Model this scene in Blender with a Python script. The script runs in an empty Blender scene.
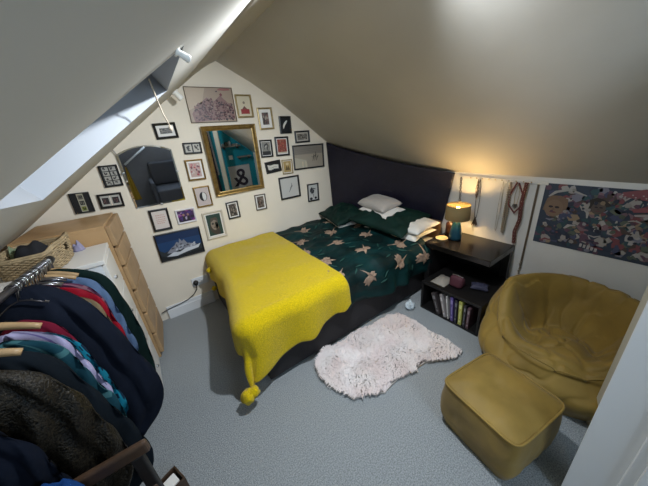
import bpy, bmesh, math, random
from mathutils import Vector, Matrix, noise
R = math.radians
PI = math.pi
sc = bpy.context.scene
C = sc.collection
rnd = random.Random(7)

# ------------------------------------------------------------------ materials
MC = {}
def mat(name, col, rough=.6, metal=0, nz=None, bump=None, sheen=0, spec=.5, emit=None, trans=0, col2=None, coat=0):
    if name in MC: return MC[name]
    m = bpy.data.materials.new(name); m.use_nodes = True
    nt = m.node_tree; n = nt.nodes; l = nt.links
    b = n['Principled BSDF']
    b.inputs['Base Color'].default_value = (*col, 1)
    b.inputs['Roughness'].default_value = rough
    b.inputs['Metallic'].default_value = metal
    b.inputs['Specular IOR Level'].default_value = spec
    b.inputs['Sheen Weight'].default_value = sheen
    b.inputs['Coat Weight'].default_value = coat
    if trans: b.inputs['Transmission Weight'].default_value = trans
    if emit:
        b.inputs['Emission Color'].default_value = (*emit[0], 1); b.inputs['Emission Strength'].default_value = emit[1]
    tc = n.new('ShaderNodeTexCoord')
    if nz:
        t = n.new('ShaderNodeTexNoise'); t.inputs['Scale'].default_value = nz[0]; t.inputs['Detail'].default_value = 5
        l.new(tc.outputs['Object'], t.inputs['Vector'])
        r = n.new('ShaderNodeValToRGB')
        c2 = col2 or tuple(c*(1-nz[1]) for c in col)
        r.color_ramp.elements[0].position = .35; r.color_ramp.elements[1].position = .65
        r.color_ramp.elements[0].color = (*c2, 1); r.color_ramp.elements[1].color = (*col, 1)
        l.new(t.outputs['Fac'], r.inputs['Fac']); l.new(r.outputs['Color'], b.inputs['Base Color'])
    if bump:
        t = n.new('ShaderNodeTexNoise'); t.inputs['Scale'].default_value = bump[0]; t.inputs['Detail'].default_value = 4
        l.new(tc.outputs['Object'], t.inputs['Vector'])
        u = n.new('ShaderNodeBump'); u.inputs['Strength'].default_value = bump[1]; u.inputs['Distance'].default_value = .01
        l.new(t.outputs['Fac'], u.inputs['Height']); l.new(u.outputs['Normal'], b.inputs['Normal'])
    MC[name] = m
    return m
def flat(c, rough=.6):
    return mat('ink_%02x%02x%02x' % tuple(int(v*255) for v in c), c, rough)

# ------------------------------------------------------------------ mesh helpers
def obj(name, bm, m, parent=None, smooth=False, recalc=True):
    if recalc: bmesh.ops.recalc_face_normals(bm, faces=bm.faces[:])
    me = bpy.data.meshes.new(name); bm.to_mesh(me); bm.free()
    for x in (m if isinstance(m, (list, tuple)) else [m]): me.materials.append(x)
    if smooth:
        me.polygons.foreach_set('use_smooth', [True]*len(me.polygons))
    o = bpy.data.objects.new(name, me); C.objects.link(o)
    if parent: o.parent = parent
    return o
def thing(name, label, cat, loc=(0, 0, 0), rot=(0, 0, 0), group=None):
    o = bpy.data.objects.new(name, None); C.objects.link(o)
    o.empty_display_size = .05
    o.location = loc; o.rotation_euler = rot; o['label'] = label; o['category'] = cat
    if group: o['group'] = group
    return o
def tag(o, label, cat, group=None, kind=None):
    o['label'] = label; o['category'] = cat
    if group: o['group'] = group
    if kind: o['kind'] = kind
    return o
def struct(name, bm, m, smooth=False, parent=None):
    o = obj(name, bm, m, parent, smooth)
    if not parent: o['kind'] = 'structure'
    return o
def box(bm, x0, x1, y0, y1, z0, z1, bev=0, mi=0, M=None, seg=2):
    r = bmesh.ops.create_cube(bm, size=1)
    vs = r['verts']
    for v in vs:
        v.co = Vector(((x0+x1)/2+v.co.x*(x1-x0), (y0+y1)/2+v.co.y*(y1-y0), (z0+z1)/2+v.co.z*(z1-z0)))
        if M: v.co = M @ v.co
    fs = {f for v in vs for f in v.link_faces}
    for f in fs: f.material_index = mi
    if bev:
        es = list({e for v in vs for e in v.link_edges})
        bmesh.ops.bevel(bm, geom=es, offset=bev, segments=seg, affect='EDGES', profile=.5)
    return bm
def bx(*a, **k): return box(bmesh.new(), *a, **k)
def tube(bm, pts, r, n=8, cap=True, mi=0, flatten=None):
    pts = [Vector(p) for p in pts]; rings = []
    up = Vector((0, 0, 1))
    for i, p in enumerate(pts):
        d = (pts[min(i+1, len(pts)-1)]-pts[max(i-1, 0)]).normalized()
        a = d.cross(up)
        if a.length < 1e-3: a = d.cross(Vector((0, 1, 0)))
        a.normalize(); b = d.cross(a).normalized()
        rr = r[i] if isinstance(r, (list, tuple)) else r
        rings.append([bm.verts.new(p+(a*math.cos(2*PI*k/n)*(flatten or 1)+b*math.sin(2*PI*k/n))*rr) for k in range(n)])
    for A, B in zip(rings, rings[1:]):
        for k in range(n):
            f = bm.faces.new((A[k], A[(k+1) % n], B[(k+1) % n], B[k])); f.material_index = mi
    if cap:
        for q in (rings[0][::-1], rings[-1]):
            f = bm.faces.new(q); f.material_index = mi
    return bm
def lathe(bm, prof, c=(0, 0, 0), n=32, mi=0, cap=(True, True)):
    rings = []
    for r, z in prof:
        rings.append([bm.verts.new((c[0]+r*math.cos(2*PI*k/n), c[1]+r*math.sin(2*PI*k/n), c[2]+z)) for k in range(n)])
    for A, B in zip(rings, rings[1:]):
        for k in range(n):
            f = bm.faces.new((A[k], A[(k+1) % n], B[(k+1) % n], B[k])); f.material_index = mi
    if cap[0]: bm.faces.new(rings[0][::-1]).material_index = mi
    if cap[1]: bm.faces.new(rings[-1]).material_index = mi
    return bm
def grid(bm, f, nu, nv, wrap=False, mi=0):
    g = [[bm.verts.new(f(i/(nu if wrap else nu-1), j/(nv-1))) for j in range(nv)] for i in range(nu)]
    for i in range(nu if wrap else nu-1):
        for j in range(nv-1):
            bm.faces.new((g[i][j], g[(i+1) % nu][j], g[(i+1) % nu][j+1], g[i][j+1])).material_index = mi
    return g
def sphere(bm, c, r, s=(1, 1, 1), seg=10, mi=0):
    q = bmesh.ops.create_uvsphere(bm, u_segments=seg, v_segments=max(6, seg*2//3), radius=r)
    for v in q['verts']: v.co = Vector((v.co.x*s[0]+c[0], v.co.y*s[1]+c[1], v.co.z*s[2]+c[2]))
    for f in {f for v in q['verts'] for f in v.link_faces}: f.material_index = mi
def nz3(x, y, z, s=1): return noise.noise(Vector((x*s, y*s, z*s)))
def dup(root, loc=None, label=None, rot=None):
    r = root.copy(); C.objects.link(r)
    if loc is not None: r.location = loc
    if rot is not None: r.rotation_euler = rot
    if label: r['label'] = label
    for ch in list(root.children):
        c = ch.copy(); C.objects.link(c); c.parent = r
        for g in list(ch.children):
            d = g.copy(); C.objects.link(d); d.parent = c
    return r

# ------------------------------------------------------------------ palette
M_wall = mat('cream_wall_paint', (.86, .77, .63), .75, nz=(3, .05), bump=(60, .08))
M_kneew = mat('white_wall_paint', (.72, .71, .68), .7, nz=(3, .05), bump=(60, .08))
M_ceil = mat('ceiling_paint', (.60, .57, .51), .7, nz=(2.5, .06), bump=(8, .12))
M_white = mat('white_gloss_wood', (.78, .79, .8), .35)
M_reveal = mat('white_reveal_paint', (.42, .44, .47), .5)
M_teal = mat('teal_wall_paint', (.0, .24, .32), .6, nz=(4, .1))
M_carpet = mat('grey_carpet', (.42, .45, .465), .95, nz=(160, .5), bump=(220, .9), sheen=.2, spec=.1)
M_black = mat('black_frame_paint', (.012, .012, .013), .35)
M_gold = mat('gold_leaf_wood', (.42, .27, .09), .35, metal=.75, nz=(30, .35), bump=(60, .2))
M_brass = mat('pale_gold_frame', (.50, .38, .18), .35, metal=.6, nz=(40, .25))
M_silver = mat('brushed_steel', (.55, .55, .56), .3, metal=1)
M_mirror = mat('mirror_glass', (.9, .92, .92), .02, metal=1)
M_mat = mat('white_mount_card', (.80, .77, .72), .8)
M_birch = mat('birch_veneer', (.56, .35, .17), .45, nz=(6, .18), bump=(30, .05))
M_birch2 = mat('birch_veneer_front', (.46, .29, .145), .5, nz=(9, .18))
M_dwood = mat('dark_brown_wood', (.075, .042, .025), .35, nz=(12, .4))
M_blkwood = mat('black_brown_wood', (.006, .005, .005), .5, nz=(14, .35), bump=(60, .1))

# ------------------------------------------------------------------ room shell
G = 2.76; XR = 2.402; XL = -.80; K = 1.14; YB = -1.45; YT = -.36
PX, PZ = .911, 2.326
sR = (PZ-K)/(PX-XR); sL = .707
AX_, AZ_ = .865, 2.25            # ridge crease
rprof = [(AX_, AZ_), (1.149, 2.092), (1.426, 1.912), (1.677, 1.722), (1.974, 1.484), (XR, K)]
lprof = [(AX_, AZ_), (.80, 2.222), (.73, 2.185), (.66, 2.143), (.58, 2.09), (.50, 2.326+.707*(.50-.911))]
def interp(pr, x):
    pr = sorted(pr)
    if x > pr[-1][0]:
        (a, b), (c, d) = pr[-2:]; return d+(x-c)*(d-b)/(c-a)
    for (a, b), (c, d) in zip(pr, pr[1:]):
        if x <= c: return b+(max(a, x)-a)*(d-b)/(c-a)
zR = lambda x: interp(rprof, x)
zL = lambda x: PZ+sL*(x-PX)
TL = .50                          # the rounded upper part of the left slope starts here
topz = lambda x: zR(x) if x >= AX_ else (interp(lprof, x) if x > TL else zL(x))
KX = [XR]+[x for x, z in rprof[::-1][1:]]+[x for x, z in lprof[1:]]
struct('floor', bx(XL-.1, XR+.1, YB-.1, G+.1, -.1, 0), M_carpet)
# gable wall
bm = bmesh.new()
prof = [(XL-.1, 0), (XR+.1, 0)]+[(x, topz(x)+.04) for x in [XR+.1]+KX+[XL-.1]]
a = [bm.verts.new((x, G, z)) for x, z in prof]; b = [bm.verts.new((x, G+.1, z)) for x, z in prof]
bm.faces.new(a); bm.faces.new(b[::-1])
for i in range(len(a)): bm.faces.new((a[i], b[i], b[(i+1) % len(a)], a[(i+1) % len(a)]))
struct('wall_back', bm, M_wall)
struct('wall_right', bx(XR, XR+.1, YB-.1, G, 0, K), M_kneew)
struct('wall_left', bx(XL-.1, XL, YB-.1, G, 0, zL(XL)), M_wall)
# front gable: teal part to the right behind the partition, dark landing behind the camera
def gable_part(name, x0, x1, y, th, m):
    bm = bmesh.new()
    pts = [(x0, 0), (x1, 0)]+[(x, topz(x)+.03) for x in [x1]+[k for k in KX if x0 < k < x1]+[x0]]
    a = [bm.verts.new((x, y, z)) for x, z in pts]; b = [bm.verts.new((x, y-th, z)) for x, z in pts]
    bm.faces.new(a); bm.faces.new(b[::-1])
    for i in range(len(a)): bm.faces.new((a[i], b[i], b[(i+1) % len(a)], a[(i+1) % len(a)]))
    return struct(name, bm, m)
gable_part('wall_front', 1.27, XR, YT, .08, M_teal)
M_dark = mat('landing_dark_paint', (.16, .16, .18), .7, nz=(3, .2))
gable_part('wall_landing', XL, XR, YB, .1, M_dark)
# sloped ceilings
def slab(pr, y0, y1, th, name):
    bm = bmesh.new()
    lo = [[bm.verts.new((x, y, z)) for x, z in pr] for y in (y0, y1)]
    hi = [[bm.verts.new((x, y, z+th)) for x, z in pr] for y in (y0, y1)]
    n = len(pr)
    for g in (lo, hi):
        for i in range(n-1): bm.faces.new((g[0][i], g[0][i+1], g[1][i+1], g[1][i]))
    for j in (0, 1):
        for i in range(n-1): bm.faces.new((lo[j][i], lo[j][i+1], hi[j][i+1], hi[j][i]))
    for i in (0, n-1): bm.faces.new((lo[0][i], lo[1][i], hi[1][i], hi[0][i]))
    o = struct(name, bm, M_ceil)
    for f in o.data.polygons:
        if abs(f.normal.z) > .3: f.use_smooth = True
    return o
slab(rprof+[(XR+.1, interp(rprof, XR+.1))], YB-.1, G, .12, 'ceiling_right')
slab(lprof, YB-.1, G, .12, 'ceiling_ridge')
# left slope with the skylight hole
hole = [(-.315, 1.43), (.262, 1.74), (.175, .76), (-.215, .66)]
hn = Vector((-sL, 0, 1)).normalized()
DEP = .27
bm = bmesh.new()
outer = [(XL-.1, G), (TL, G), (TL, YB-.1), (XL-.1, YB-.1)]
def lay(up):
    o = [bm.verts.new(Vector((x, y, zL(x)))+hn*up) for x, y in outer]
    h = [bm.verts.new(Vector((x, y, zL(x)))+hn*up) for x, y in hole]
    for i in range(4): bm.faces.new((o[i], o[(i+1) % 4], h[(i+1) % 4], h[i]))
    return o, h
o1, h1 = lay(0); o2, h2 = lay(.12)
for i in range(4): bm.faces.new((o1[i], o1[(i+1) % 4], o2[(i+1) % 4], o2[i]))
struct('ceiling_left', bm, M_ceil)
bm = bmesh.new()
lo = [Vector((x, y, zL(x)))+hn*.0 for x, y in hole]
cen = sum(lo, Vector())/4
ring0 = [bm.verts.new(p) for p in lo]
ring1 = [bm.verts.new(p+hn*DEP) for p in lo]
ring2 = [bm.verts.new(cen+(p-cen)*1.1+hn*DEP) for p in lo]
ring3 = [bm.verts.new(cen+(p-cen)*1.1+hn*.125) for p in lo]
ring4 = [bm.verts.new(p+(p-cen).normalized()*.012+hn*.0) for p in lo]
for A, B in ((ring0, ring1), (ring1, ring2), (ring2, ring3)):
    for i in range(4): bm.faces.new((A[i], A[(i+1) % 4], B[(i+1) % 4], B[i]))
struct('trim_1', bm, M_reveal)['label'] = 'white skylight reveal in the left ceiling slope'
# skylight window: frame, pane, handle
bm = bmesh.new()
for i in range(4):
    p, q = lo[i], lo[(i+1) % 4]
    p = cen+(p-cen)*.97+hn*(DEP+.02); q = cen+(q-cen)*.97+hn*(DEP+.02)
    tube(bm, [p, q], .035, 4)
wf = struct('window_1', bm, M_white)
bm = bmesh.new()
bm.faces.new([bm.verts.new(cen+(p-cen)*.97+hn*(DEP+.03)) for p in lo])
M_glass = mat('window_glass', (.9, .95, 1), .03, trans=1)
obj('pane', bm, M_glass, wf)
bm = bmesh.new(); p = Vector((.13, 1.05, zL(.13)))+hn*.2
tube(bm, [p, p+Vector((.05, .32, .04))], .008, 8)
obj('handle_bar', bm, mat('dark_grey_metal', (.08, .08, .09), .4, metal=.6), wf)
# skirting boards
def skirting(name, x0, x1, y0, y1, ax):
    bm = bmesh.new(); h = .135
    box(bm, x0, x1, y0, y1, 0, h, bev=.004)
    if ax == 'x': box(bm, x0, x1, y0-.006, y1, 0, h*.72, bev=.003)
    else: box(bm, x0-.006, x1, y0, y1, 0, h*.72, bev=.003)
    struct(name, bm, M_white)
skirting('baseboard_back', -.15, .30, G-.018, G, 'x')
skirting('baseboard_right', XR-.018, XR, YT, 1.30, 'y')
# door frame close to the camera and partition end behind it
bm = bmesh.new()
box(bm, 1.125, 1.165, -.30, .0, 0, 2.1, bev=.002)
box(bm, 1.110, 1.128, -.30, -.122, 0, 2.1, bev=.003)
box(bm, 1.098, 1.112, -.30, -.150, 0, 2.1, bev=.003)
struct('door_1', bm, M_white)
bm = bmesh.new()
M = Matrix.Translation((1.6, .0185, 0)) @ Matrix.Rotation(R(38), 4, 'Z')
box(bm, -.085, 0, -.035, 0, 0, 1.74, bev=.003, M=M)
struct('trim_2', bm, mat('beige_partition_paint', (.50, .47, .38), .6))['label'] = 'beige partition edge beside the armchair'

# ------------------------------------------------------------------ framed pictures on the gable
YW = G
def poly(bm, pts, y, mi, M):
    vs = [bm.verts.new(M @ Vector((x, y, z))) for x, z in pts]
    if len(vs) > 2: bm.faces.new(vs).material_index = mi
def picture(label, x, z, w, h, rot, fmat, art, fw=.012, mount=.0, mountmat=None, name='picture_frame', cat='picture', th=.018, glass=True, group='framed pictures on the gable wall'):
    t = thing(name, label, cat, (x, YW, z), (0, -R(rot), 0), group)
    bm = bmesh.new()
    # mitred frame moulding: section swept around the rectangle
    sec = [(0, 0), (0, th), (fw*.35, th*1.12), (fw*.8, th*.85), (fw, th*.6), (fw, 0)]
    co = [(-w/2, h/2, 1, -1), (w/2, h/2, -1, -1), (w/2, -h/2, -1, 1), (-w/2, -h/2, 1, 1)]
    rings = [[bm.verts.new((cx+dx*a, -.001-b, cz+dz*a)) for a, b in sec] for cx, cz, dx, dz in co]
    for i in range(4):
        A, B = rings[i], rings[(i+1) % 4]
        for k in range(len(sec)): bm.faces.new((A[k], A[(k+1) % 6], B[(k+1) % 6], B[k]))
    obj('frame', bm, fmat, t)
    iw, ih = w-2*fw+.002, h-2*fw+.002
    if mount or mountmat:
        obj('mount', bx(-iw/2, iw/2, -.008, -.002, -ih/2, ih/2), mountmat or M_mat, t)
        y0 = -.0082; aw, ah = iw-2*mount, ih-2*mount
    else: y0 = -.0065; aw, ah = iw, ih
    bm = bmesh.new(); mats = []; idx = {}
    def P(c, pts, lvl=0):
        c = tuple(v*(.45+.55*v) for v in c)
        if c not in idx: idx[c] = len(mats); mats.append(flat(c, .45))
        poly(bm, [((px-.5)*aw, (pz-.5)*ah) for px, pz in pts], y0-.0003*lvl, idx[c], Matrix())
    art(P)
    o = obj('print', bm, mats, t, recalc=False)
    # make every face look into the room
    for f in o.data.polygons:
        if f.normal.y > 0: f.flip()
    return t
def rect(x0, y0, x1, y1): return [(x0, y0), (x1, y0), (x1, y1), (x0, y1)]
def ell(cx, cy, rx, ry, n=14, a0=0, a1=2*PI): return [(cx+rx*math.cos(a0+(a1-a0)*i/n), cy+ry*math.sin(a0+(a1-a0)*i/n)) for i in range(n + (0 if a1-a0 > 6.2 else 1))]
def blob(r, cx, cy, s, n=7, asp=1):
    return [(min(1, max(0, cx+s*asp*r.uniform(.55, 1.1)*math.cos(2*PI*i/n))), min(1, max(0, cy+s*r.uniform(.55, 1.1)*math.sin(2*PI*i/n)))) for i in range(n)]
def stroke(pts, w):
    L, Rr = [], []
    for i, (x, y) in enumerate(pts):
        a = pts[max(0, i-1)]; b = pts[min(len(pts)-1, i+1)]
        dx, dy = b[0]-a[0], b[1]-a[1]; d = math.hypot(dx, dy) or 1
        ww = w*(1 if 0 < i < len(pts)-1 else .4)
        L.append((x-dy/d*ww, y+dx/d*ww)); Rr.append((x+dy/d*ww, y-dx/d*ww))
    return L+Rr[::-1]

def art_crowd(P):
    r = random.Random(3)
    P((.48, .38, .29), rect(0, 0, 1, 1))
    P((.60, .50, .38), [(0, .35), (.3, .55), (.42, 1), (0, 1)], 1)
    P((.42, .18, .16), blob(r, .83, .96, .05, 8, 4), 1)
    P((.34, .20, .18), [(.08, .0), (.05, .25), (.2, .5), (.42, .72), (.55, .6), (.72, .78), (.85, .6), (.98, .45), (.98, .08), (.5, .05)], 1)
    cols = [(.12, .022, .03), (.07, .012, .018), (.22, .07, .07), (.34, .20, .17), (.04, .015, .022), (.40, .28, .23), (.16, .035, .04)]
    for i in range(300):
        x = r.uniform(.12, .97); top = .72-.5*abs(x-.6)**1.1 if x < .6 else .66-.3*(x-.6)
        y = r.uniform(.06, max(.12, top))
        P(cols[r.randrange(7)], blob(r, x, y, r.uniform(.018, .045), 6, .8), 2+i % 12)
    P((.28, .06, .08), blob(r, .74, .80, .06, 8, .6), 14); P((.12, .06, .08), blob(r, .65, .9, .025), 14)
def art_redbox(P):
    P((.72, .66, .52), rect(0, 0, 1, 1)); P((.42, .04, .04), rect(.2, .12, .85, .36), 1)
    P((.25, .1, .08), [(.3, .36), (.5, .52), (.7, .36)], 1); P((.35, .3, .24), ell(.5, .68, .09, .07), 1)
def art_scene(base, cols, n, seed, s=.09):
    def f(P):
        r = random.Random(seed); P(base, rect(0, 0, 1, 1))
        for i in range(n): P(cols[i % len(cols)], blob(r, r.uniform(.08, .92), r.uniform(.08, .92), r.uniform(s*.5, s), 6), 1+i % 10)
    return f
def art_feather(P):
    P((.015, .018, .025), rect(0, 0, 1, 1))
    P((.75, .75, .72), stroke([(.28, .25), (.32, .4), (.42, .55), (.58, .68), (.74, .8)], .09), 1)
def art_trees(P):
    P((.50, .45, .38), rect(0, 0, 1, 1)); P((.36, .33, .29), rect(0, .62, 1, 1), 1); P((.60, .56, .47), [(0, 0), (.45, 0), (.4, .35), (0, .5)], 1)
    for i, (x, s) in enumerate(((.66, .3), (.73, .42), (.79, .26))):
        P((.08, .07, .06), stroke([(x-.03, .28), (x, .28+s*.5), (x+.02, .28+s)], .014), 2)
        P((.10, .09, .08), stroke([(x-.07, .36+s*.5), (x, .3+s*.45), (x+.07, .4+s*.5)], .012), 3)
    for x in (.25, .36): P((.72, .66, .52), rect(x, .02, x+.04, .3), 2)
    for y in (.7, .78, .86): P((.30, .28, .25), stroke([(.05, y-.04), (.5, y), (.95, y+.03)], .012), 3)
def art_bird(P):
    P((.36, .35, .32), rect(0, 0, 1, 1)); P((.05, .05, .05), rect(0, 0, 1, .3), 1)
    P((.08, .08, .08), stroke([(.25, .45), (.35, .75), (.6, .85), (.75, .7), (.6, .5), (.7, .32)], .07), 2)
    P((.6, .58, .53), stroke([(.32, .55), (.45, .68), (.58, .7)], .05), 3)
def art_red(P):
    r = random.Random(5); P((.42, .12, .09), rect(0, 0, 1, 1)); P((.68, .6, .48), rect(0, 0, 1, .1), 1)
    for i in range(40): P(((.55, .2, .14), (.34, .2, .15), (.5, .34, .24), (.25, .08, .07))[i % 4], blob(r, r.uniform(.1, .9), r.uniform(.15, .9), .06), 1+i % 8)
def art_torn(P):
    P((.02, .02, .02), rect(0, 0, 1, 1))
    P((.72, .70, .64), [(.12, .25), (.3, .18), (.55, .28), (.88, .2), (.92, .62), (.6, .72), (.3, .68), (.1, .8)], 1)
    P((.3, .3, .28), stroke([(.2, .45), (.4, .4), (.6, .5), (.8, .42)], .02), 2)
def art_yellow(P):
    P((.55, .42, .20), rect(0, 0, 1, 1)); P((.25, .18, .08), [(.2, .2), (.8, .2), (.65, .6), (.5, .4), (.35, .65)], 1); P((.72, .62, .42), ell(.5, .75, .2, .12), 1)
def art_sketch(P):
    P((.68, .67, .64), rect(0, 0, 1, 1))
    for i, (a, b) in enumerate((((.42, .25), (.58, .55)), ((.55, .4), (.62, .72)), ((.5, .45), (.68, .6)))):
        P((.25, .25, .25), stroke([a, ((a[0]+b[0])/2+.03, (a[1]+b[1])/2), b], .02), 1+i)
def art_abstract(P):
    P((.70, .69, .66), rect(0, 0, 1, 1)); P((.05, .05, .06), blob(random.Random(2), .38, .62, .25, 8), 1)
    P((.2, .2, .2), stroke([(.25, .4), (.5, .75), (.8, .7)], .06), 2); P((.04, .04, .04), ell(.25, .1, .16, .09), 2); P((.04, .04, .04), ell(.75, .12, .14, .08), 2)
    P((.1, .1, .1), stroke([(.4, .45), (.55, .3), (.5, .15)], .03), 3)
def art_double(P):
    P((.02, .02, .02), rect(0, 0, 1, 1))
    for j, x in enumerate((.06, .54)):
        P((.58, .55, .48), rect(x, .1, x+.4, .9), 1); r = random.Random(11+j)
        for i in range(9): P((.10, .09, .08), blob(r, x+r.uniform(.1, .3), r.uniform(.25, .75), .12, 6, .6), 2+i % 3)
def art_pink(P):
    r = random.Random(8); P((.62, .48, .44), rect(0, 0, 1, 1))
    for i in range(26): P(((.55, .15, .17), (.66, .36, .34), (.70, .62, .58), (.28, .12, .16))[i % 4], blob(r, r.uniform(.12, .88), r.uniform(.1, .9), .1), 1+i % 6)
def art_moon(P):
    P((.66, .58, .56), rect(0, 0, 1, 1)); P((.012, .012, .014), ell(.52, .5, .3, .27, 24), 1)
    P((.75, .74, .72), ell(.52, .5, .25, .25, 14, -PI/2, PI/2)+[(.46, .6), (.46, .4)], 2)
def art_portrait(P):
    P((.04, .10, .085), rect(0, 0, 1, 1)); P((.10, .08, .07), blob(random.Random(4), .5, .3, .42, 9), 1)
    P((.40, .33, .27), ell(.48, .52, .26, .27, 16), 2); P((.22, .18, .15), ell(.62, .45, .12, .2, 12), 2); P((.07, .06, .05), ell(.37, .56, .08, .05), 3); P((.07, .06, .05), ell(.6, .56, .08, .05), 3)
    P((.22, .17, .13), ell(.49, .38, .1, .04), 3); P((.15, .12, .1), [(.2, .62), (.3, .84), (.7, .84), (.78, .62), (.5, .74)], 4); P((.3, .25, .2), [(.46, .55), (.52, .55), (.54, .44), (.44, .44)], 4)
def art_text(P):
    P((.78, .72, .68), rect(0, 0, 1, 1)); r = random.Random(6)
    for i, y in enumerate((.74, .62, .5, .4, .3)):
        x = .22
        while x < .75:
            w = r.uniform(.05, .12); P((.66, .38, .33), rect(x, y, x+w, y+.035), 1); x += w+.04
def art_purple(P):
    P((.10, .03, .16), rect(0, 0, 1, 1)); r = random.Random(9)
    for i in range(22): P(((.35, .08, .35), (.12, .06, .3), (.5, .35, .5), (.04, .02, .06))[i % 4], blob(r, r.random(), r.random(), .13), 1+i % 5)
    for x in (.35, .62): P((.45, .28, .24), ell(x, .6, .07, .12), 7); P((.04, .03, .05), [(x-.12, .05), (x+.12, .05), (x+.06, .5), (x-.06, .5)], 7)
    P((.55, .5, .6), rect(.42, .2, .52, .4), 8)
def art_mountain(P):
    r = random.Random(12); P((.010, .05, .16), rect(0, 0, 1, 1)); P((.018, .09, .24), rect(0, .3, 1, .7), 1)
    P((.05, .06, .07), [(0, .05), (0, .42), (.1, .3), (.3, .36), (.5, .5), (.75, .38), (1, .34), (1, .0), (0, 0)], 2)
    P((.36, .37, .42), [(.15, .25), (.27, .42), (.36, .5), (.42, .62), (.47, .56), (.5, .74), (.55, .6), (.6, .66), (.66, .48), (.8, .42), (.92, .3), (.7, .22), (.5, .32), (.3, .2)], 3)
    for i in range(30): P(((.66, .68, .72), (.14, .14, .17), (.5, .52, .58))[i % 3], blob(r, r.uniform(.25, .85), r.uniform(.22, .5), r.uniform(.02, .05), 5), 4+i % 6)
    P((.70, .72, .76), [(.12, .12), (.3, .24), (.45, .2), (.6, .3), (.85, .3), (.97, .36), (.9, .2), (.6, .14), (.35, .06)], 11)
    P((.02, .025, .03), [(0, 0), (0, .2), (.15, .08), (.45, .04), (.8, .1), (1, .14), (1, 0)], 12)
def art_multi(P):
    P((.02, .02, .02), rect(0, 0, 1, 1)); r = random.Random(14)
    for i in range(2):
        for j in range(4):
            x, y = .08+i*.46, .04+j*.24
            P((.52, .50, .45), rect(x, y, x+.38, y+.2), 1)
            for k in range(4): P((.08, .07, .07), blob(r, x+r.uniform(.08, .3), y+r.uniform(.05, .15), .055), 2+k)
def art_pair(P):
    for x in (.02, .52):
        P((.62, .6, .55), rect(x, .05, x+.45, .95)); P((.05, .035, .035), rect(x+.06, .2, x+.39, .8), 1); r = random.Random(int(x*50))
        for i in range(6): P((.22, .10, .09), blob(r, x+.22+r.uniform(-.1, .1), .5+r.uniform(-.2, .2), .08, 6, .5), 2+i)
def art_strip(P):
    P((.012, .014, .012), rect(0, 0, 1, 1)); P((.52, .5, .4), rect(.33, .03, .68, .97), 1)
    for j, c in enumerate(((.3, .34, .05), (.06, .06, .05), (.22, .2, .16))):
        P(c, rect(.38, .08+j*.3, .63, .30+j*.3), 2)
        r = random.Random(j)
        for i in range(5): P((.05, .05, .04) if j != 1 else (.3, .28, .22), blob(r, r.uniform(.42, .6), .18+j*.3+r.uniform(-.05, .05), .05, 5, .8), 3+i)

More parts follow.
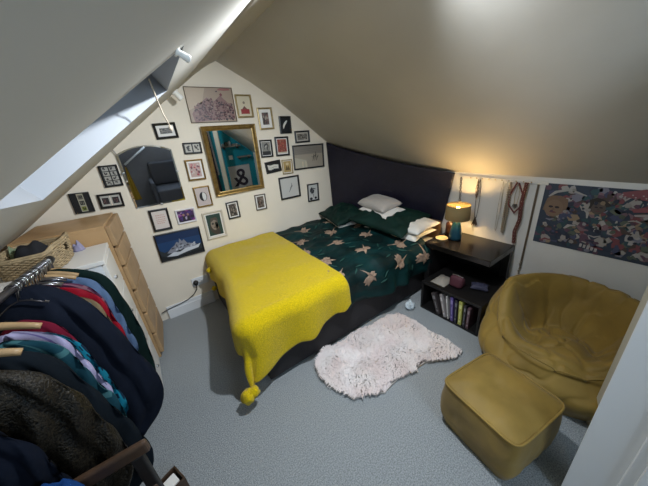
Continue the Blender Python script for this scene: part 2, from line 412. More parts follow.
FR = [
 ('large unframed looking canvas of a pink and maroon crowd, highest and widest on the gable', .744, 1.907, .411, .283, -1.5, mat('thin_bronze_edge', (.2, .15, .1), .4), art_crowd, .005, 0, None),
 ('small gold frame with a red block print, right of the pink crowd canvas', 1.045, 1.888, .157, .199, -1.2, M_brass, art_redbox, .014, .0, None),
 ('gold frame with a dark photo in a white mount, right above the gold mirror corner', 1.244, 1.769, .159, .203, -.6, M_brass, art_scene((.2, .16, .15), [(.5, .44, .38), (.06, .05, .05), (.35, .2, .18)], 18, 21, .16), .016, .030, None),
 ('black picture with a single white feather near the ceiling slope', 1.458, 1.696, .136, .170, -2.8, M_black, art_feather, .012, 0, None),
 ('small black landscape frame with grey photo, closest under the right ceiling slope', 1.652, 1.562, .189, .125, -1.2, M_black, art_scene((.3, .28, .25), [(.08, .07, .06), (.5, .46, .4), (.16, .13, .1)], 14, 22, .15), .014, .014, mat('beige_mount', (.5, .46, .4), .8)),
 ('largest black landscape frame with misty trees, touching the blue headboard drape', 1.711, 1.340, .418, .268, -2.4, M_black, art_trees, .012, 0, None),
 ('black portrait frame with curled grey bird drawing beside the gold mirror edge', 1.197, 1.485, .135, .173, -2.6, M_black, art_bird, .012, .006, None),
 ('black portrait frame holding a red print', 1.384, 1.488, .161, .196, -2.5, M_black, art_red, .014, .010, None),
 ('tilted black landscape frame with a torn white paper shape', 1.241, 1.293, .180, .120, 3, M_black, art_torn, .010, 0, None),
 ('little gilt frame with mustard yellow print between torn paper and misty trees pictures', 1.413, 1.268, .128, .153, -2.6, M_brass, art_yellow, .009, .008, None),
 ('square black frame with a faint pencil sketch on white', 1.406, 1.036, .259, .252, -.9, M_black, art_sketch, .014, 0, None),
 ('black frame of black and white abstract brushwork, lowest near the headboard drape', 1.715, .915, .160, .215, -2.8, M_black, art_abstract, .012, 0, None),
 ('little black frame with two small photos, directly above the pink floral gold frame', .488, 1.567, .151, .096, -2.7, M_black, art_double, .006, 0, None),
 ('gold frame with pink and red print left of the gold mirror', .462, 1.379, .153, .185, -2.4, M_gold, art_pink, .014, .016, None),
 ('dark gold frame with black and white moon disc on pale paper', .464, 1.127, .145, .195, -1.3, M_gold, art_moon, .013, .004, None),
 ('cream framed painted portrait of a pale face on green', .501, .829, .198, .280, -1.9, mat('cream_frame_paint', (.62, .55, .45), .5), art_portrait, .020, .012, None),
 ('small black frame with brown photo right of the cream framed portrait', .714, .932, .124, .176, -.6, M_black, art_scene((.16, .13, .11), [(.34, .28, .24), (.05, .045, .04), (.45, .4, .34)], 16, 23, .16), .010, .012, None),
 ('small grey framed photo under the right corner of the gold mirror', 1.025, .947, .122, .169, -2, mat('grey_wood_frame', (.10, .08, .06), .5), art_scene((.22, .18, .15), [(.4, .34, .28), (.07, .05, .04), (.3, .2, .15)], 16, 24, .16), .010, .014, None),
 ('black frame with pink lettered sheet, hanging below the arched mirror', .061, .998, .150, .199, -2.5, M_black, art_text, .014, .0, None),
 ('white framed purple photo of two people', .272, .983, .166, .134, -1.9, mat('white_frame_paint', (.75, .72, .74), .4), art_purple, .014, 0, None),
 ('large black framed photo of snowy mountains under deep blue sky, lowest on the gable', .151, .729, .392, .269, -2.2, M_black, art_mountain, .010, 0, None),
 ('black landscape frame with white mount, alone above the arched mirror', .317, 1.725, .171, .124, .8, M_black, art_scene((.18, .16, .13), [(.05, .05, .04), (.34, .3, .24), (.1, .09, .08)], 18, 25, .14), .015, .022, None),
 ('black frame of eight small photos in two columns, left of the arched mirror', -.165, 1.428, .122, .166, -1.5, M_black, art_multi, .007, 0, None),
 ('black landscape frame holding two mounted dark photos side by side', -.227, 1.241, .159, .115, -3.3, M_black, art_pair, .012, 0, None),
 ('black frame with a central photo strip, standing on the tall birch drawers', -.405, 1.262, .120, .156, -3, M_black, art_strip, .004, 0, None),
]
for L, x, z, w, h, rt, fm, art, fw, mo, mm in FR:
    if fm is M_black and w > .1: fw *= 1.25
    picture(L, x, z, w, h, rt, fm, art, fw, mo, mm)

# gold rectangular mirror, leaning slightly
t = thing('mirror', 'large rectangular wall mirror in a wide antique gold frame', 'mirror', (.843, G, 1.415), (0, R(.9), 0))
bm = bmesh.new(); w, h, fw = .515, .638, .042
tilt = Matrix.Translation((0, -.007, -h/2)) @ Matrix.Rotation(R(1.5), 4, 'Z') @ Matrix.Rotation(R(1.6), 4, 'X') @ Matrix.Translation((0, 0, h/2))
sec = [(0, 0), (0, .018), (.008, .026), (.016, .022), (.024, .026), (.036, .014), (fw, .012), (fw, 0)]
co = [(-w/2, h/2, 1, -1), (w/2, h/2, -1, -1), (w/2, -h/2, -1, 1), (-w/2, -h/2, 1, 1)]
rings = [[bm.verts.new(tilt @ Vector((cx+dx*a, -.004-b, cz+dz*a))) for a, b in sec] for cx, cz, dx, dz in co]
for i in range(4):
    A, B = rings[i], rings[(i+1) % 4]
    for k in range(len(sec)): bm.faces.new((A[k], A[(k+1) % 8], B[(k+1) % 8], B[k]))
obj('frame', bm, M_gold, t)
obj('glass', bx(-w/2+.03, w/2-.03, -.014, -.006, -h/2+.03, h/2-.03, M=tilt), M_mirror, t)
# arched frameless mirror on a hanging chain
t = thing('mirror', 'dark arched frameless wall mirror above the pink lettered sheet', 'mirror', (.112, G, 1.135), (0, R(.6), 0))
t.name = 'arched_mirror'
def arch(w, h, rise, inset=0):
    pts = [(-w/2+inset, inset), (w/2-inset, inset), (w/2-inset, h-inset*.7)]
    for i in range(1, 16):
        a = i/16; x = (w/2-inset)*(1-2*a); pts.append((x, h-inset*.7+rise*(1-(2*a-1)**2)))
    pts.append((-w/2+inset, h-inset*.7)); return pts
w, h = .392, .445
tl = Matrix.Rotation(R(3.0), 4, 'X')
bm = bmesh.new()
A = [bm.verts.new(tl @ Vector((x, -.008, z))) for x, z in arch(w, h, .05)]
B = [bm.verts.new(tl @ Vector((x, -.003, z))) for x, z in arch(w, h, .05)]
D = [bm.verts.new(tl @ Vector((x, -.011, z))) for x, z in arch(w, h, .05, .012)]
n_ = len(A)
for X, Y in ((A, B), (A, D)):
    for i in range(n_): bm.faces.new((X[i], X[(i+1) % n_], Y[(i+1) % n_], Y[i]))
bm.faces.new(D)
obj('glass', bm, M_mirror, t, recalc=True)
bm = bmesh.new()
bm.faces.new([bm.verts.new(tl @ Vector((x, .001, z))) for x, z in arch(w, h, .05)]); bmesh.ops.solidify(bm, geom=bm.faces[:], thickness=.003)
obj('backing', bm, M_dwood, t)
for cx, cz in ((-w/2, .30), (w/2, .26), (0, .0)):
    bm = bmesh.new(); box(bm, cx-.009, cx+.009, -.016, .0, cz-.008, cz+.008, bev=.003, M=tl); obj('clip', bm, M_silver, t)
bm = bmesh.new(); tube(bm, [tl @ Vector((-w/2+.01, -.002, h-.02)), tl @ Vector((-w/2-.02, .0, h+.06))], .004, 6); obj('hanging_wire', bm, M_silver, t)

# wall socket with plug and flex
t = thing('wall_socket', 'white double wall socket on the gable near the bed foot', 'socket', (.22, G, .29))
bm = bmesh.new(); box(bm, -.085, .075, -.012, 0, -.045, .045, bev=.004); obj('plate', bm, M_white, t)
for x in (-.005, .055):
    bm = bmesh.new(); box(bm, x-.007, x+.007, -.016, -.011, .012, .03, bev=.002); obj('switch', bm, M_white, t)
t = thing('power_cable', 'black plug and flex running from the wall socket towards the drawers', 'cable', (.17, G-.013, .29))
bm = bmesh.new(); lathe(bm, [(.024, 0), (.026, .012), (.022, .034), (.012, .04)], n=20)
bmesh.ops.rotate(bm, verts=bm.verts[:], cent=(0, 0, 0), matrix=Matrix.Rotation(R(90), 3, 'X'))
M_rub = mat('black_rubber', (.012, .012, .012), .5)
obj('plug', bm, M_rub, t, smooth=True)
bm = bmesh.new(); pts = []
key = [(0, -.025, -.02), (-.01, -.02, -.07), (-.05, -.015, -.115), (-.115, -.012, -.15), (-.2, -.012, -.165), (-.30, -.012, -.175), (-.37, -.012, -.19)]
for i in range(len(key)-1):
    for k in range(4): pts.append(Vector(key[i]).lerp(Vector(key[i+1]), k/4))
tube(bm, pts+[Vector(key[-1])], .0045, 8); obj('flex', bm, M_rub, t, smooth=True)

# ------------------------------------------------------------------ pegs and cord by the skylight
M_peg = mat('white_plastic', (.92, .90, .84), .35)
def peg(x, y, d, L, label, rp):
    p = Vector((x, y, zL(x)))
    q = p+Vector(d).normalized()*L
    bm = bmesh.new(); tube(bm, [p+hn*.0, p.lerp(q, .1), p.lerp(q, .2), p.lerp(q, .85), p.lerp(q, .97), q], [rp*1.3, rp*1.3, rp*.8, rp, rp*.85, rp*.4], 14)
    tag(obj('curtain_peg', bm, M_peg, smooth=True), label, 'peg', 'white pegs on the left slope')
peg(.150, .735, (.85, -.1, -.55), .030, 'white round peg at the upper near corner of the skylight opening', .0085)
peg(.44, 2.60, (.6, .0, -.8), .070, 'white round peg between the skylight and the pink crowd canvas', .024)
bm = bmesh.new(); pts = []
p0 = Vector((.10, 1.12, 1.86)); p1 = Vector((.30, 2.45, 1.80))
for i in range(14):
    t_ = i/13; p = p0.lerp(p1, t_); p.z -= .03*math.sin(PI*t_); pts.append(p)
key = [(.16, 1.42, 1.86), (.175, 1.5, 1.80), (.185, 1.52, 1.74), (.2, 1.53, 1.69)]
tube(bm, key, .0035, 6); sphere(bm, (.2, 1.53, 1.68), .009, (1, 1, 1.4))
tag(obj('pull_cord', bm, mat('beige_cord', (.6, .5, .38), .8), smooth=True), 'thin beige pull cord hanging from the skylight', 'cord')

# ------------------------------------------------------------------ bed
bed = thing('bed', 'double bed frame in black with low brown headboard', 'bed', (1.2, 2.05, 0))
bX0, bX1, bY0, bY1 = .34, 2.30, 1.375, 2.735
def L(bm, o=(1.2, 2.05, 0)):
    for v in bm.verts: v.co -= Vector(o)
    return bm
M_bedb = mat('black_fabric_bed_base', (.016, .014, .016), .8, nz=(60, .3))
for nme, a in (('side_rail', (bX0, bX1, bY0, bY0+.03, .03, .33)), ('side_rail', (bX0, bX1, bY1-.03, bY1, .03, .33)), ('foot_rail', (bX0, bX0+.03, bY0+.03, bY1-.03, .03, .33))):
    obj(nme, L(bx(*a, bev=.008)), M_bedb, bed)
obj('slat_base', L(bx(bX0+.03, bX1, bY0+.03, bY1-.03, .22, .30)), M_bedb, bed)
for x in (bX0+.05, bX1-.05):
    for y in (bY0+.06, bY1-.06):
        obj('leg', L(bx(x-.03, x+.03, y-.03, y+.03, 0, .04)), M_blkwood, bed)
obj('headboard', L(bx(bX1+.003, bX1+.04, 1.40, 2.0, .03, .67, bev=.008)), mat('brown_headboard_wood', (.16, .09, .045), .45, nz=(10, .3)), bed)
bm = bx(bX0+.02, bX1-.01, bY0+.015, bY1-.012, .30, .50, bev=.04, seg=4)
tag(obj('mattress', bm, mat('white_ticking', (.6, .6, .6), .9), smooth=True), 'mattress lying on the black bed base under the duvet', 'mattress')

def bend(a, r):
    if a >= 0: return a, 0
    th = -a/r
    if th < PI/2: return -r*math.sin(th), -r*(1-math.cos(th))
    return -r, -(r+(-a-r*PI/2))
def drape(s, t, x0, y0, z0, r):
    """s: distance along the bed from the foot edge, t: from the near edge (negative hangs over)"""
    if s < 0 and t < 0:
        q = math.hypot(s, t); hh, dz = bend(-q, r)
        return Vector((x0+hh*(-s/q), y0+hh*(-t/q), z0+dz))
    hx, dx = bend(s, r); hy, dy = bend(t, r)
    return Vector((x0+hx, y0+hy, z0+dx+dy))
def dfold(p, t, amp):   # folds in the hanging part
    return p
# duvet
DX0, DY0, DZ = .60, 1.425, .560
def duvet_pt(x, t):
    p = drape(max(0, x-DX0), t, DX0, DY0, DZ, .085)
    hang = max(0, -t)
    n = nz3(x*3.1, t*3.3, 4.2)*.026+nz3(x*8+t*3, t*7, 1.3)*.014-abs(nz3(x*5+t*4, t*9-x*2, 7.3))*.020+.006+nz3(x*17, t*15, 2.3)*.004
    up = Vector((0, -min(1, hang/.1), max(0, 1-hang/.12)))
    p += up*(n+.004)
    if hang > .05: p.y -= .020*math.sin(x*19+nz3(x*3, 0, 0)*4)*(hang-.05)/.25
    # puff near the head end
    b = math.exp(-((x-1.98)/.13)**2)
    p.z += .03*b*(1 if t > 0 else max(0, 1+t/.2))
    if t < 0: p.y -= .05*b*math.sin(min(PI, -t*9))
    return p
def dhem(x): return -(.30+.02*math.sin(x*5))
def duvet_end(t): return 2.05+.03*math.sin(t*6)
def duvet_f(u, v):
    t0 = 1.29; x_ = .78+1.25*u
    tmin = -.31-.05*min(1, max(0, (x_-1.1)/.7))
    t = tmin+(t0-tmin)*v
    x1 = duvet_end(t); x = .78+(x1-.78)*u
    if t < 0: t *= 1+.05*math.sin(x*5)
    p = duvet_pt(x, t)
    if x < 1.02: k = max(0, (1.02-x)/.1); k = min(1, k); p.z -= .022*k; p.y += .020*k*(1 if t < .05 else 0)
    if u > .965: p.z -= (u-.965)/.035*.05
    return p
M_duvet = mat('dark_teal_cotton', (.001, .028, .028), .6, nz=(5, .7), bump=(40, .1), spec=.25)
M_crane = mat('pale_crane_print', (.40, .27, .19), .7, nz=(40, .4))
M_crane2 = mat('green_leaf_print', (.012, .07, .055), .7)
bm = bmesh.new()
g = grid(bm, duvet_f, 130, 110)
# printed flying cranes follow the cloth surface
def print_shape(pts2, cx, ct, rot, sc_, mi):
    cr, sr = math.cos(rot), math.sin(rot)
    P2 = [(cx+(x*cr-y*sr)*sc_, ct+(x*sr+y*cr)*sc_) for x, y in pts2]
    c0 = (sum(p[0] for p in P2)/len(P2), sum(p[1] for p in P2)/len(P2))
    K_ = 4; rings = []
    dens = []
    for i in range(len(P2)):
        a, b = P2[i], P2[(i+1) % len(P2)]
        for k in range(3): dens.append((a[0]+(b[0]-a[0])*k/3, a[1]+(b[1]-a[1])*k/3))
    for k in range(1, K_+1):
        ring = []
        for p in dens:
            x = c0[0]+(p[0]-c0[0])*k/K_; t = c0[1]+(p[1]-c0[1])*k/K_
            q = duvet_pt(x, t); q2 = duvet_pt(x+.004, t); q3 = duvet_pt(x, t+.004)
            nn = (q2-q).cross(q3-q).normalized()
            ring.append(bm.verts.new(q+nn*.0035))
        rings.append(ring)
    q = duvet_pt(*c0); c_ = bm.verts.new(q+Vector((0, 0, .004)))
    m = len(dens)
    for i in range(m): bm.faces.new((c_, rings[0][i], rings[0][(i+1) % m])).material_index = mi
    for A, B in zip(rings, rings[1:]):
        for i in range(m): bm.faces.new((A[i], B[i], B[(i+1) % m], A[(i+1) % m])).material_index = mi
body = [(-.42, -.02), (-.2, -.08), (.12, -.07), (.3, .0), (.58, .05), (.28, .05), (.1, .08), (-.2, .06)]
wing1 = [(-.2, .03), (.12, .05), (.20, .22), (.12, .42), (.0, .36), (-.05, .46), (-.14, .34), (-.24, .38), (-.2, .2)]
wing2 = [(-.1, -.04), (.14, -.03), (.12, -.16), (.0, -.26), (-.06, -.18), (-.14, -.24), (-.16, -.12)]
r_ = random.Random(5)
for cx, ct, ro in ((1.02, 1.08, .3), (1.40, 1.12, 2.8), (1.76, 1.08, 1.2), (1.2, .84, 2.3), (1.58, .80, .6), (1.9, .72, 2.0), (1.07, .55, 1.0), (1.42, .52, 3.0), (1.75, .42, .4),
                   (1.12, .28, 2.5), (1.48, .18, .9), (1.82, .08, 2.7), (1.05, .02, .5), (1.3, -.12, 2.2), (1.65, -.13, .3), (1.93, -.16, 1.6)):
    s_ = .20
    for sh in (body, wing1, wing2): print_shape(sh, cx, ct, ro, s_, 1)
    for k in range(3):
        a = r_.uniform(0, 6.28); print_shape([(-.3, 0), (0, .05), (.3, 0), (0, -.05)], min(1.95, cx+.15*math.cos(a)), min(1.2, ct+.13*math.sin(a)), a+1, .12, 2)
du = obj('duvet', bm, [M_duvet, M_crane, M_crane2], smooth=True, recalc=False)
tag(du, 'dark teal duvet printed with pale flying cranes spread over the bed', 'duvet')
sm = du.modifiers.new('s', 'SOLIDIFY'); sm.thickness = .006; sm.offset = -1

# mustard throw
TX0, TY0, TZ = .400, 1.43, .578
def throw_pt(s, t):
    p = drape(s, t, TX0, TY0, TZ, .09)
    lx = TX0+s
    hang = max(0, -t, -s)
    n = nz3(s*3.2, t*3, 7)*.016+nz3(s*8, t*7, 3)*.006
    if t >= 0 and s >= 0: p.z += n
    p.z += .0
    if t < -.06: p.y -= (.020*math.sin(s*21+1)*(-t-.06)/.3)+n*.6
    if s < -.06: p.x -= (.018*math.sin(t*17)*(-s-.06)/.3)+n*.5
    p.x += (.02*max(0, min(1, t/1.3))-.11*max(0, 1-max(0, t)/.75)**1.5)*max(0, min(1, 1-(s-.0)/.45))
    return p
def hemdrop(s):   # hanging length on the near side
    if s < 0: return .47
    k = min(1, s/.60)
    base = .47*(1-k)**1.15+.285*(1-(1-k)**1.15)
    if s > .1: base += .014*math.sin(s*26)+.008*math.sin(s*47)
    return base
def throw_f(u, v):
    smin = -.30
    smax = .62
    t1 = 1.30
    s = smin+(smax-smin)*u
    sx = max(0, s)
    tmin = -hemdrop(s)
    t = tmin+(t1-tmin)*v
    if s > 0: s = s*(1+(.12*max(0, t)/1.3)) + (.035*(1-v))*(u)
    p = throw_pt(s, t)
    return p
M_throw = mat('mustard_knit', (.74, .53, .001), .9, nz=(120, .28), bump=(170, .8), sheen=.2, spec=.15)
bm = bmesh.new()
grid(bm, throw_f, 120, 150)
# folded rib along the foot edge, twisted corner
th_ = thing('throw_blanket', 'bright mustard yellow knitted throw hanging over the bed foot', 'blanket', (.7, 2.0, .5))
for v in bm.verts:
    # gather the hanging foot corner towards the knot
    k = max(0, min(1, (.33-v.co.z)/.22))
    d = Vector((.165, 1.315)); q = Vector((v.co.x, v.co.y)); rr = (q-d).length
    if v.co.z < .45 and rr < .42:
        f = k*.80*max(0, 1-rr/.42)
        v.co.x += (d.x-v.co.x)*f; v.co.y += (d.y-v.co.y)*f
tb = obj('cloth', L(bm, (.7, 2.0, .5)), M_throw, th_, smooth=True, recalc=False)
sm = tb.modifiers.new('s', 'SOLIDIFY'); sm.thickness = .012; sm.offset = 1
def pom(c, r, seed):
    bm = bmesh.new(); sphere(bm, c, r, seg=18)
    for v in bm.verts:
        d = (v.co-Vector(c)).normalized(); v.co += d*r*.35*nz3(d.x*3+seed, d.y*3, d.z*3)
    L(bm, (.7, 2.0, .5)); obj('tassel_knot', bm, M_throw, th_, smooth=True)
pom((.160, 1.295, .105), .045, 1); pom((.20, 1.29, .12), .035, 5); pom((.300, 2.52, .47), .026, 9); pom((.295, 2.50, .28), .024, 12)

# pillows
def pillow(name, label, cat, loc, sx, sy, h, m, rot=(0, 0, 0), seed=0, crease=.01, group=None, power=.5):
    bm = bmesh.new()
    def f(top):
        def g(u, v):
            x, y = 2*u-1, 2*v-1
            e = max(0, (1-abs(x)**3.2))*max(0, (1-abs(y)**3.2)); hh = e**power
            pull = 1-.09*(1-abs(x))*(abs(y)**2) ; pully = 1-.09*(1-abs(y))*(abs(x)**2)
            z = hh*h/2*(1 if top else -1)
            z += crease*nz3(x*2.2+seed, y*2.2, seed)*hh + crease*.5*nz3(x*6+seed, y*6, seed)*hh
            return Vector((x*sx/2*pully, y*sy/2*pull, z))
        return g
    grid(bm, f(True), 28, 36); grid(bm, f(False), 28, 36)
    bmesh.ops.remove_doubles(bm, verts=bm.verts[:], dist=.0008)
    o = obj(name, bm, m, smooth=True); o.location = loc; o.rotation_euler = rot
    return tag(o, label, cat, group)
M_green = mat('dark_green_velvet', (.003, .026, .019), .7, nz=(5, .4), spec=.25)
M_wpil = mat('white_pillowcase', (.74, .72, .66), .8, bump=(12, .12))
PG = 'pillows at the head of the bed'
pillow('pillow', 'plain white pillow at the bottom of the near pile beside the lamp', 'pillow', (2.06, 1.71, .595), .36, .66, .08, M_wpil, (0, R(-2), R(2)), 1, group=PG)
pillow('pillow', 'second white pillow of the near pile, showing its lit puffy end', 'pillow', (2.09, 1.67, .665), .36, .62, .10, M_wpil, (0, R(-3), R(0)), 2, .02, group=PG)
pillow('pillow', 'dark green pillow topping the near pile by the desk', 'pillow', (2.03, 1.81, .700), .54, .68, .13, M_green, (R(5), R(-8), R(5)), 3, .03, group=PG)
pillow('pillow', 'white pillow under the far green pillow near the gable', 'pillow', (1.88, 2.42, .595), .32, .50, .08, M_wpil, (0, R(-2), R(-14)), 4, group=PG)
pillow('pillow', 'dark green pillow nearest the gable corner', 'pillow', (1.89, 2.42, .665), .42, .60, .12, M_green, (0, R(-10), R(-14)), 5, .03, group=PG)
M_grey = mat('pale_grey_satin', (.46, .42, .38), .5, sheen=.3)
pillow('cushion', 'small flat white cushion under the grey cushion', 'cushion', (2.04, 1.93, .765), .28, .44, .06, mat('white_cushion', (.75, .71, .66), .8), (R(3), R(-8), R(-4)), 6, .012)
pillow('cushion', 'small pale grey cushion on top of the pillow pile', 'cushion', (2.05, 1.97, .825), .28, .42, .13, M_grey, (R(3), R(-7), R(-5)), 7, .006)

# headboard drape
def drape_f(u, v):
    y = 2.745-(2.745-1.335)*u
    xt = 1.975+(2.375-1.975)*(u**.85)
    zt = min(zR(xt)-.012, 1.472+(1.135-1.472)*u**.8) - .02*math.sin(PI*u)
    zb = .585
    z = zt+(zb-zt)*v
    bell = .012*math.sin(u*14+v*2)*v+.02*math.sin(PI*v)*nz3(u*3, v*2, 1)
    yy = y+.10*v*max(0, (u-.7)/.3)
    x = min(xt+bell+.012*v, 2.385)
    return Vector((x, yy, z))
bm = bmesh.new(); grid(bm, drape_f, 90, 40)
o = obj('headboard_drape', bm, mat('midnight_blue_leatherette', (.012, .011, .026), .42, nz=(14, .25), bump=(70, .5), spec=.45), smooth=True, recalc=False)
sm = o.modifiers.new('s', 'SOLIDIFY'); sm.thickness = .012; sm.offset = 0
tag(o, 'midnight blue cloth drape pinned up behind the pillows', 'drape')

# ------------------------------------------------------------------ desk, lamp and things on it
dk = thing('side_table', 'black-brown wooden side table against the low wall beside the bed', 'table', (2.18, 1.05, 0))
O2 = (2.18, 1.05, 0)
obj('tabletop', L(bx(1.97, 2.385, .76, 1.33, .53, .58, bev=.004), O2), mat('black_brown_tabletop', (.012, .009, .007), .2, nz=(16, .3)), dk)
obj('leg', L(bx(2.33, 2.38, .765, .815, 0, .53), O2), M_blkwood, dk)
obj('back_panel', L(bx(2.365, 2.38, .83, 1.275, .08, .53), O2), M_blkwood, dk)  # black sheet added to stand in for the shade under the table
obj('side_panel', L(bx(1.99, 2.38, 1.275, 1.325, 0, .53), O2), M_blkwood, dk)
# open black bookcase underneath
bc = thing('low_bookcase', 'low black open bookcase standing under the side table', 'bookcase', (2.05, .95, 0)); O3 = (2.05, .95, 0)
for nm, a in (('top_panel', (1.80, 2.33, .70, 1.22, .262, .285)), ('base_panel', (1.80, 2.33, .70, 1.22, 0, .02)),
              ('side_panel', (1.80, 2.33, .70, .72, .02, .262)), ('side_panel', (1.80, 2.33, 1.20, 1.22, .02, .262)), ('back_panel', (2.00, 2.015, .72, 1.20, .02, .262))):
    obj(nm, L(bx(*a, bev=.002), O3), M_blkwood, bc)
bks = [(1.135, .20, .035, (.05, .04, .04), 16, 'black book leaning hardest at the far end of the bookcase'), (1.075, .215, .022, (.33, .30, .30), 12, 'pale grey book leaning beside the black one'),
       (1.045, .22, .012, (.46, .44, .42), 7, 'thin off-white book among the leaning books'), (1.012, .23, .024, (.10, .07, .24), 4, 'purple spined book in the bookcase'),
       (.982, .22, .022, (.02, .02, .03), 2, 'black book with white flecks between purple and yellow books'), (.945, .225, .028, (.42, .42, .10), 2, 'lime yellow spined book in the bookcase'),
       (.912, .21, .02, (.03, .025, .03), 1, 'black book right of the yellow one'), (.885, .20, .022, (.11, .06, .07), 0, 'maroon spined book, last on the right of the bookcase')]
for y, h, w, c, lean, lb in bks:
    t = thing('book', lb, 'book', (1.805, y-.095, .021), (R(-lean*1.25), 0, 0), 'books in the low bookcase')
    h_ = min(h, .235)*.98
    obj('cover', bx(0, .15, -w/2, w/2, 0, h_, bev=.0015), flat(c, .45), t)
    bm = bmesh.new(); box(bm, -.0006, .001, -w*.32, w*.32, h_*.72, h_*.88); box(bm, -.0006, .001, -w*.25, w*.25, h_*.12, h_*.2); box(bm, -.0006, .001, -w*.12, w*.12, h_*.28, h_*.6)
    obj('spine_print', bm, flat(tuple(min(.7, v*1.5+.16) for v in c)), t)
# things on the bookcase top (behind table front edge)
bm = bmesh.new(); grid(bm, lambda u, v: Vector((1.84+.17*u, 1.03+.13*v, .288+.012*abs(nz3(u*3, v*3, 1))+.022*math.sin(PI*u)*math.sin(PI*v))), 14, 14)
o = obj('folded_cloth', bm, flat((.30, .27, .23)), smooth=True); so = o.modifiers.new('s', 'SOLIDIFY'); so.thickness = .006; tag(o, 'crumpled cream cloth on the low bookcase', 'cloth')
t = thing('zip_pouch', 'dark maroon pouch standing on the low bookcase under the table', 'pouch', (1.93, .97, .287))
bm = bmesh.new(); box(bm, -.05, .05, -.055, .055, 0, .10, bev=.03, seg=4)
for v in bm.verts: v.co.x *= 1-.5*v.co.z/.1; v.co.y += .01*nz3(v.co.x*30, v.co.z*30, 0)
obj('body', bm, mat('maroon_cloth', (.07, .015, .025), .7), t, smooth=True)
bm = bmesh.new(); tube(bm, [(0, -.045, .098), (0, 0, .104), (0, .045, .098)], .004, 6); obj('zip', bm, M_silver, t)
pillow('glasses_case', 'bluish grey soft case lying on the low bookcase', 'case', (2.02, .83, .306), .09, .13, .045, mat('slate_cloth', (.03, .03, .06), .7), (0, 0, .4), 9)
# tissue on the floor
bm = bmesh.new(); sphere(bm, (0, 0, .03), .05, (1.1, .8, .6), 20)
for v in bm.verts: v.co += v.co*.5*nz3(v.co.x*45, v.co.y*45, v.co.z*45); v.co.z = max(.001, v.co.z)
o = obj('crumpled_tissue', bm, mat('tissue_paper', (.55, .62, .66), .8)); o.location = (1.72, 1.27, 0); o.rotation_euler = (0, 0, .5); tag(o, 'crumpled pale blue tissue on the carpet by the bookcase', 'tissue')

# lamp
lx, ly = 2.195, 1.172
M_shade = mat('mustard_linen_shade', (.22, .16, .065), .8, bump=(90, .2))
nt = M_shade.node_tree; pb = nt.nodes['Principled BSDF']; tr = nt.nodes.new('ShaderNodeBsdfTranslucent'); tr.inputs['Color'].default_value = (.65, .38, .10, 1)
mx = nt.nodes.new('ShaderNodeMixShader'); mx.inputs[0].default_value = .05
nt.links.new(pb.outputs[0], mx.inputs[1]); nt.links.new(tr.outputs[0], mx.inputs[2]); nt.links.new(mx.outputs[0], nt.nodes['Material Output'].inputs[0])
lp = thing('table_lamp', 'lit table lamp with mustard drum shade and blue ceramic base', 'lamp', (lx, ly, .58))
bm = bmesh.new(); lathe(bm, [(.040, 0), (.050, .008), (.053, .03), (.046, .09), (.034, .150), (.022, .17), (.014, .19)], n=28); obj('base', bm, mat('teal_ceramic', (.008, .055, .085), .3), lp, smooth=True)
bm = bmesh.new(); tube(bm, [(0, 0, .19), (0, 0, .235)], .012, 12); obj('bulb_holder', bm, M_brass, lp)
bm = bmesh.new(); sphere(bm, (0, 0, .27), .028, (1, 1, 1.2), 14); obj('bulb', bm, mat('lit_bulb', (1, .8, .5), .4, emit=((1, .62, .22), 60)), lp, smooth=True)
bm = bmesh.new(); lathe(bm, [(.100, .195), (.102, .198), (.098, .325), (.096, .325), (.098, .197)], n=48, cap=(False, False)); obj('lamp_shade', bm, M_shade, lp, smooth=True)
bm = bmesh.new()
for k in range(3):
    a = k*2*PI/3; tube(bm, [(0, 0, .22), (.098*math.cos(a), .098*math.sin(a), .22)], .0018, 5)
obj('shade_ring', bm, M_brass, lp)
# amber glass and coaster on table
bm = bmesh.new(); lathe(bm, [(.036, 0), (.042, .01), (.040, .08), (.036, .115), (.032, .115), (.036, .08), (.037, .012)], n=24)
o = obj('candle_jar', bm, mat('brown_glazed_clay', (.05, .016, .008), .35), smooth=True); o.location = (2.28, 1.275, .58); tag(o, 'dark brown jar behind the lamp on the table', 'jar')
bm = bmesh.new(); lathe(bm, [(.040, 0), (.052, .004), (.055, .010), (.050, .009), (.03, .005)], n=28)
o = obj('trinket_dish', bm, mat('pale_gold_dish', (.62, .48, .26), .35), smooth=True); o.location = (2.13, 1.262, .58); tag(o, 'small round gold dish lying on the table before the lamp', 'dish')

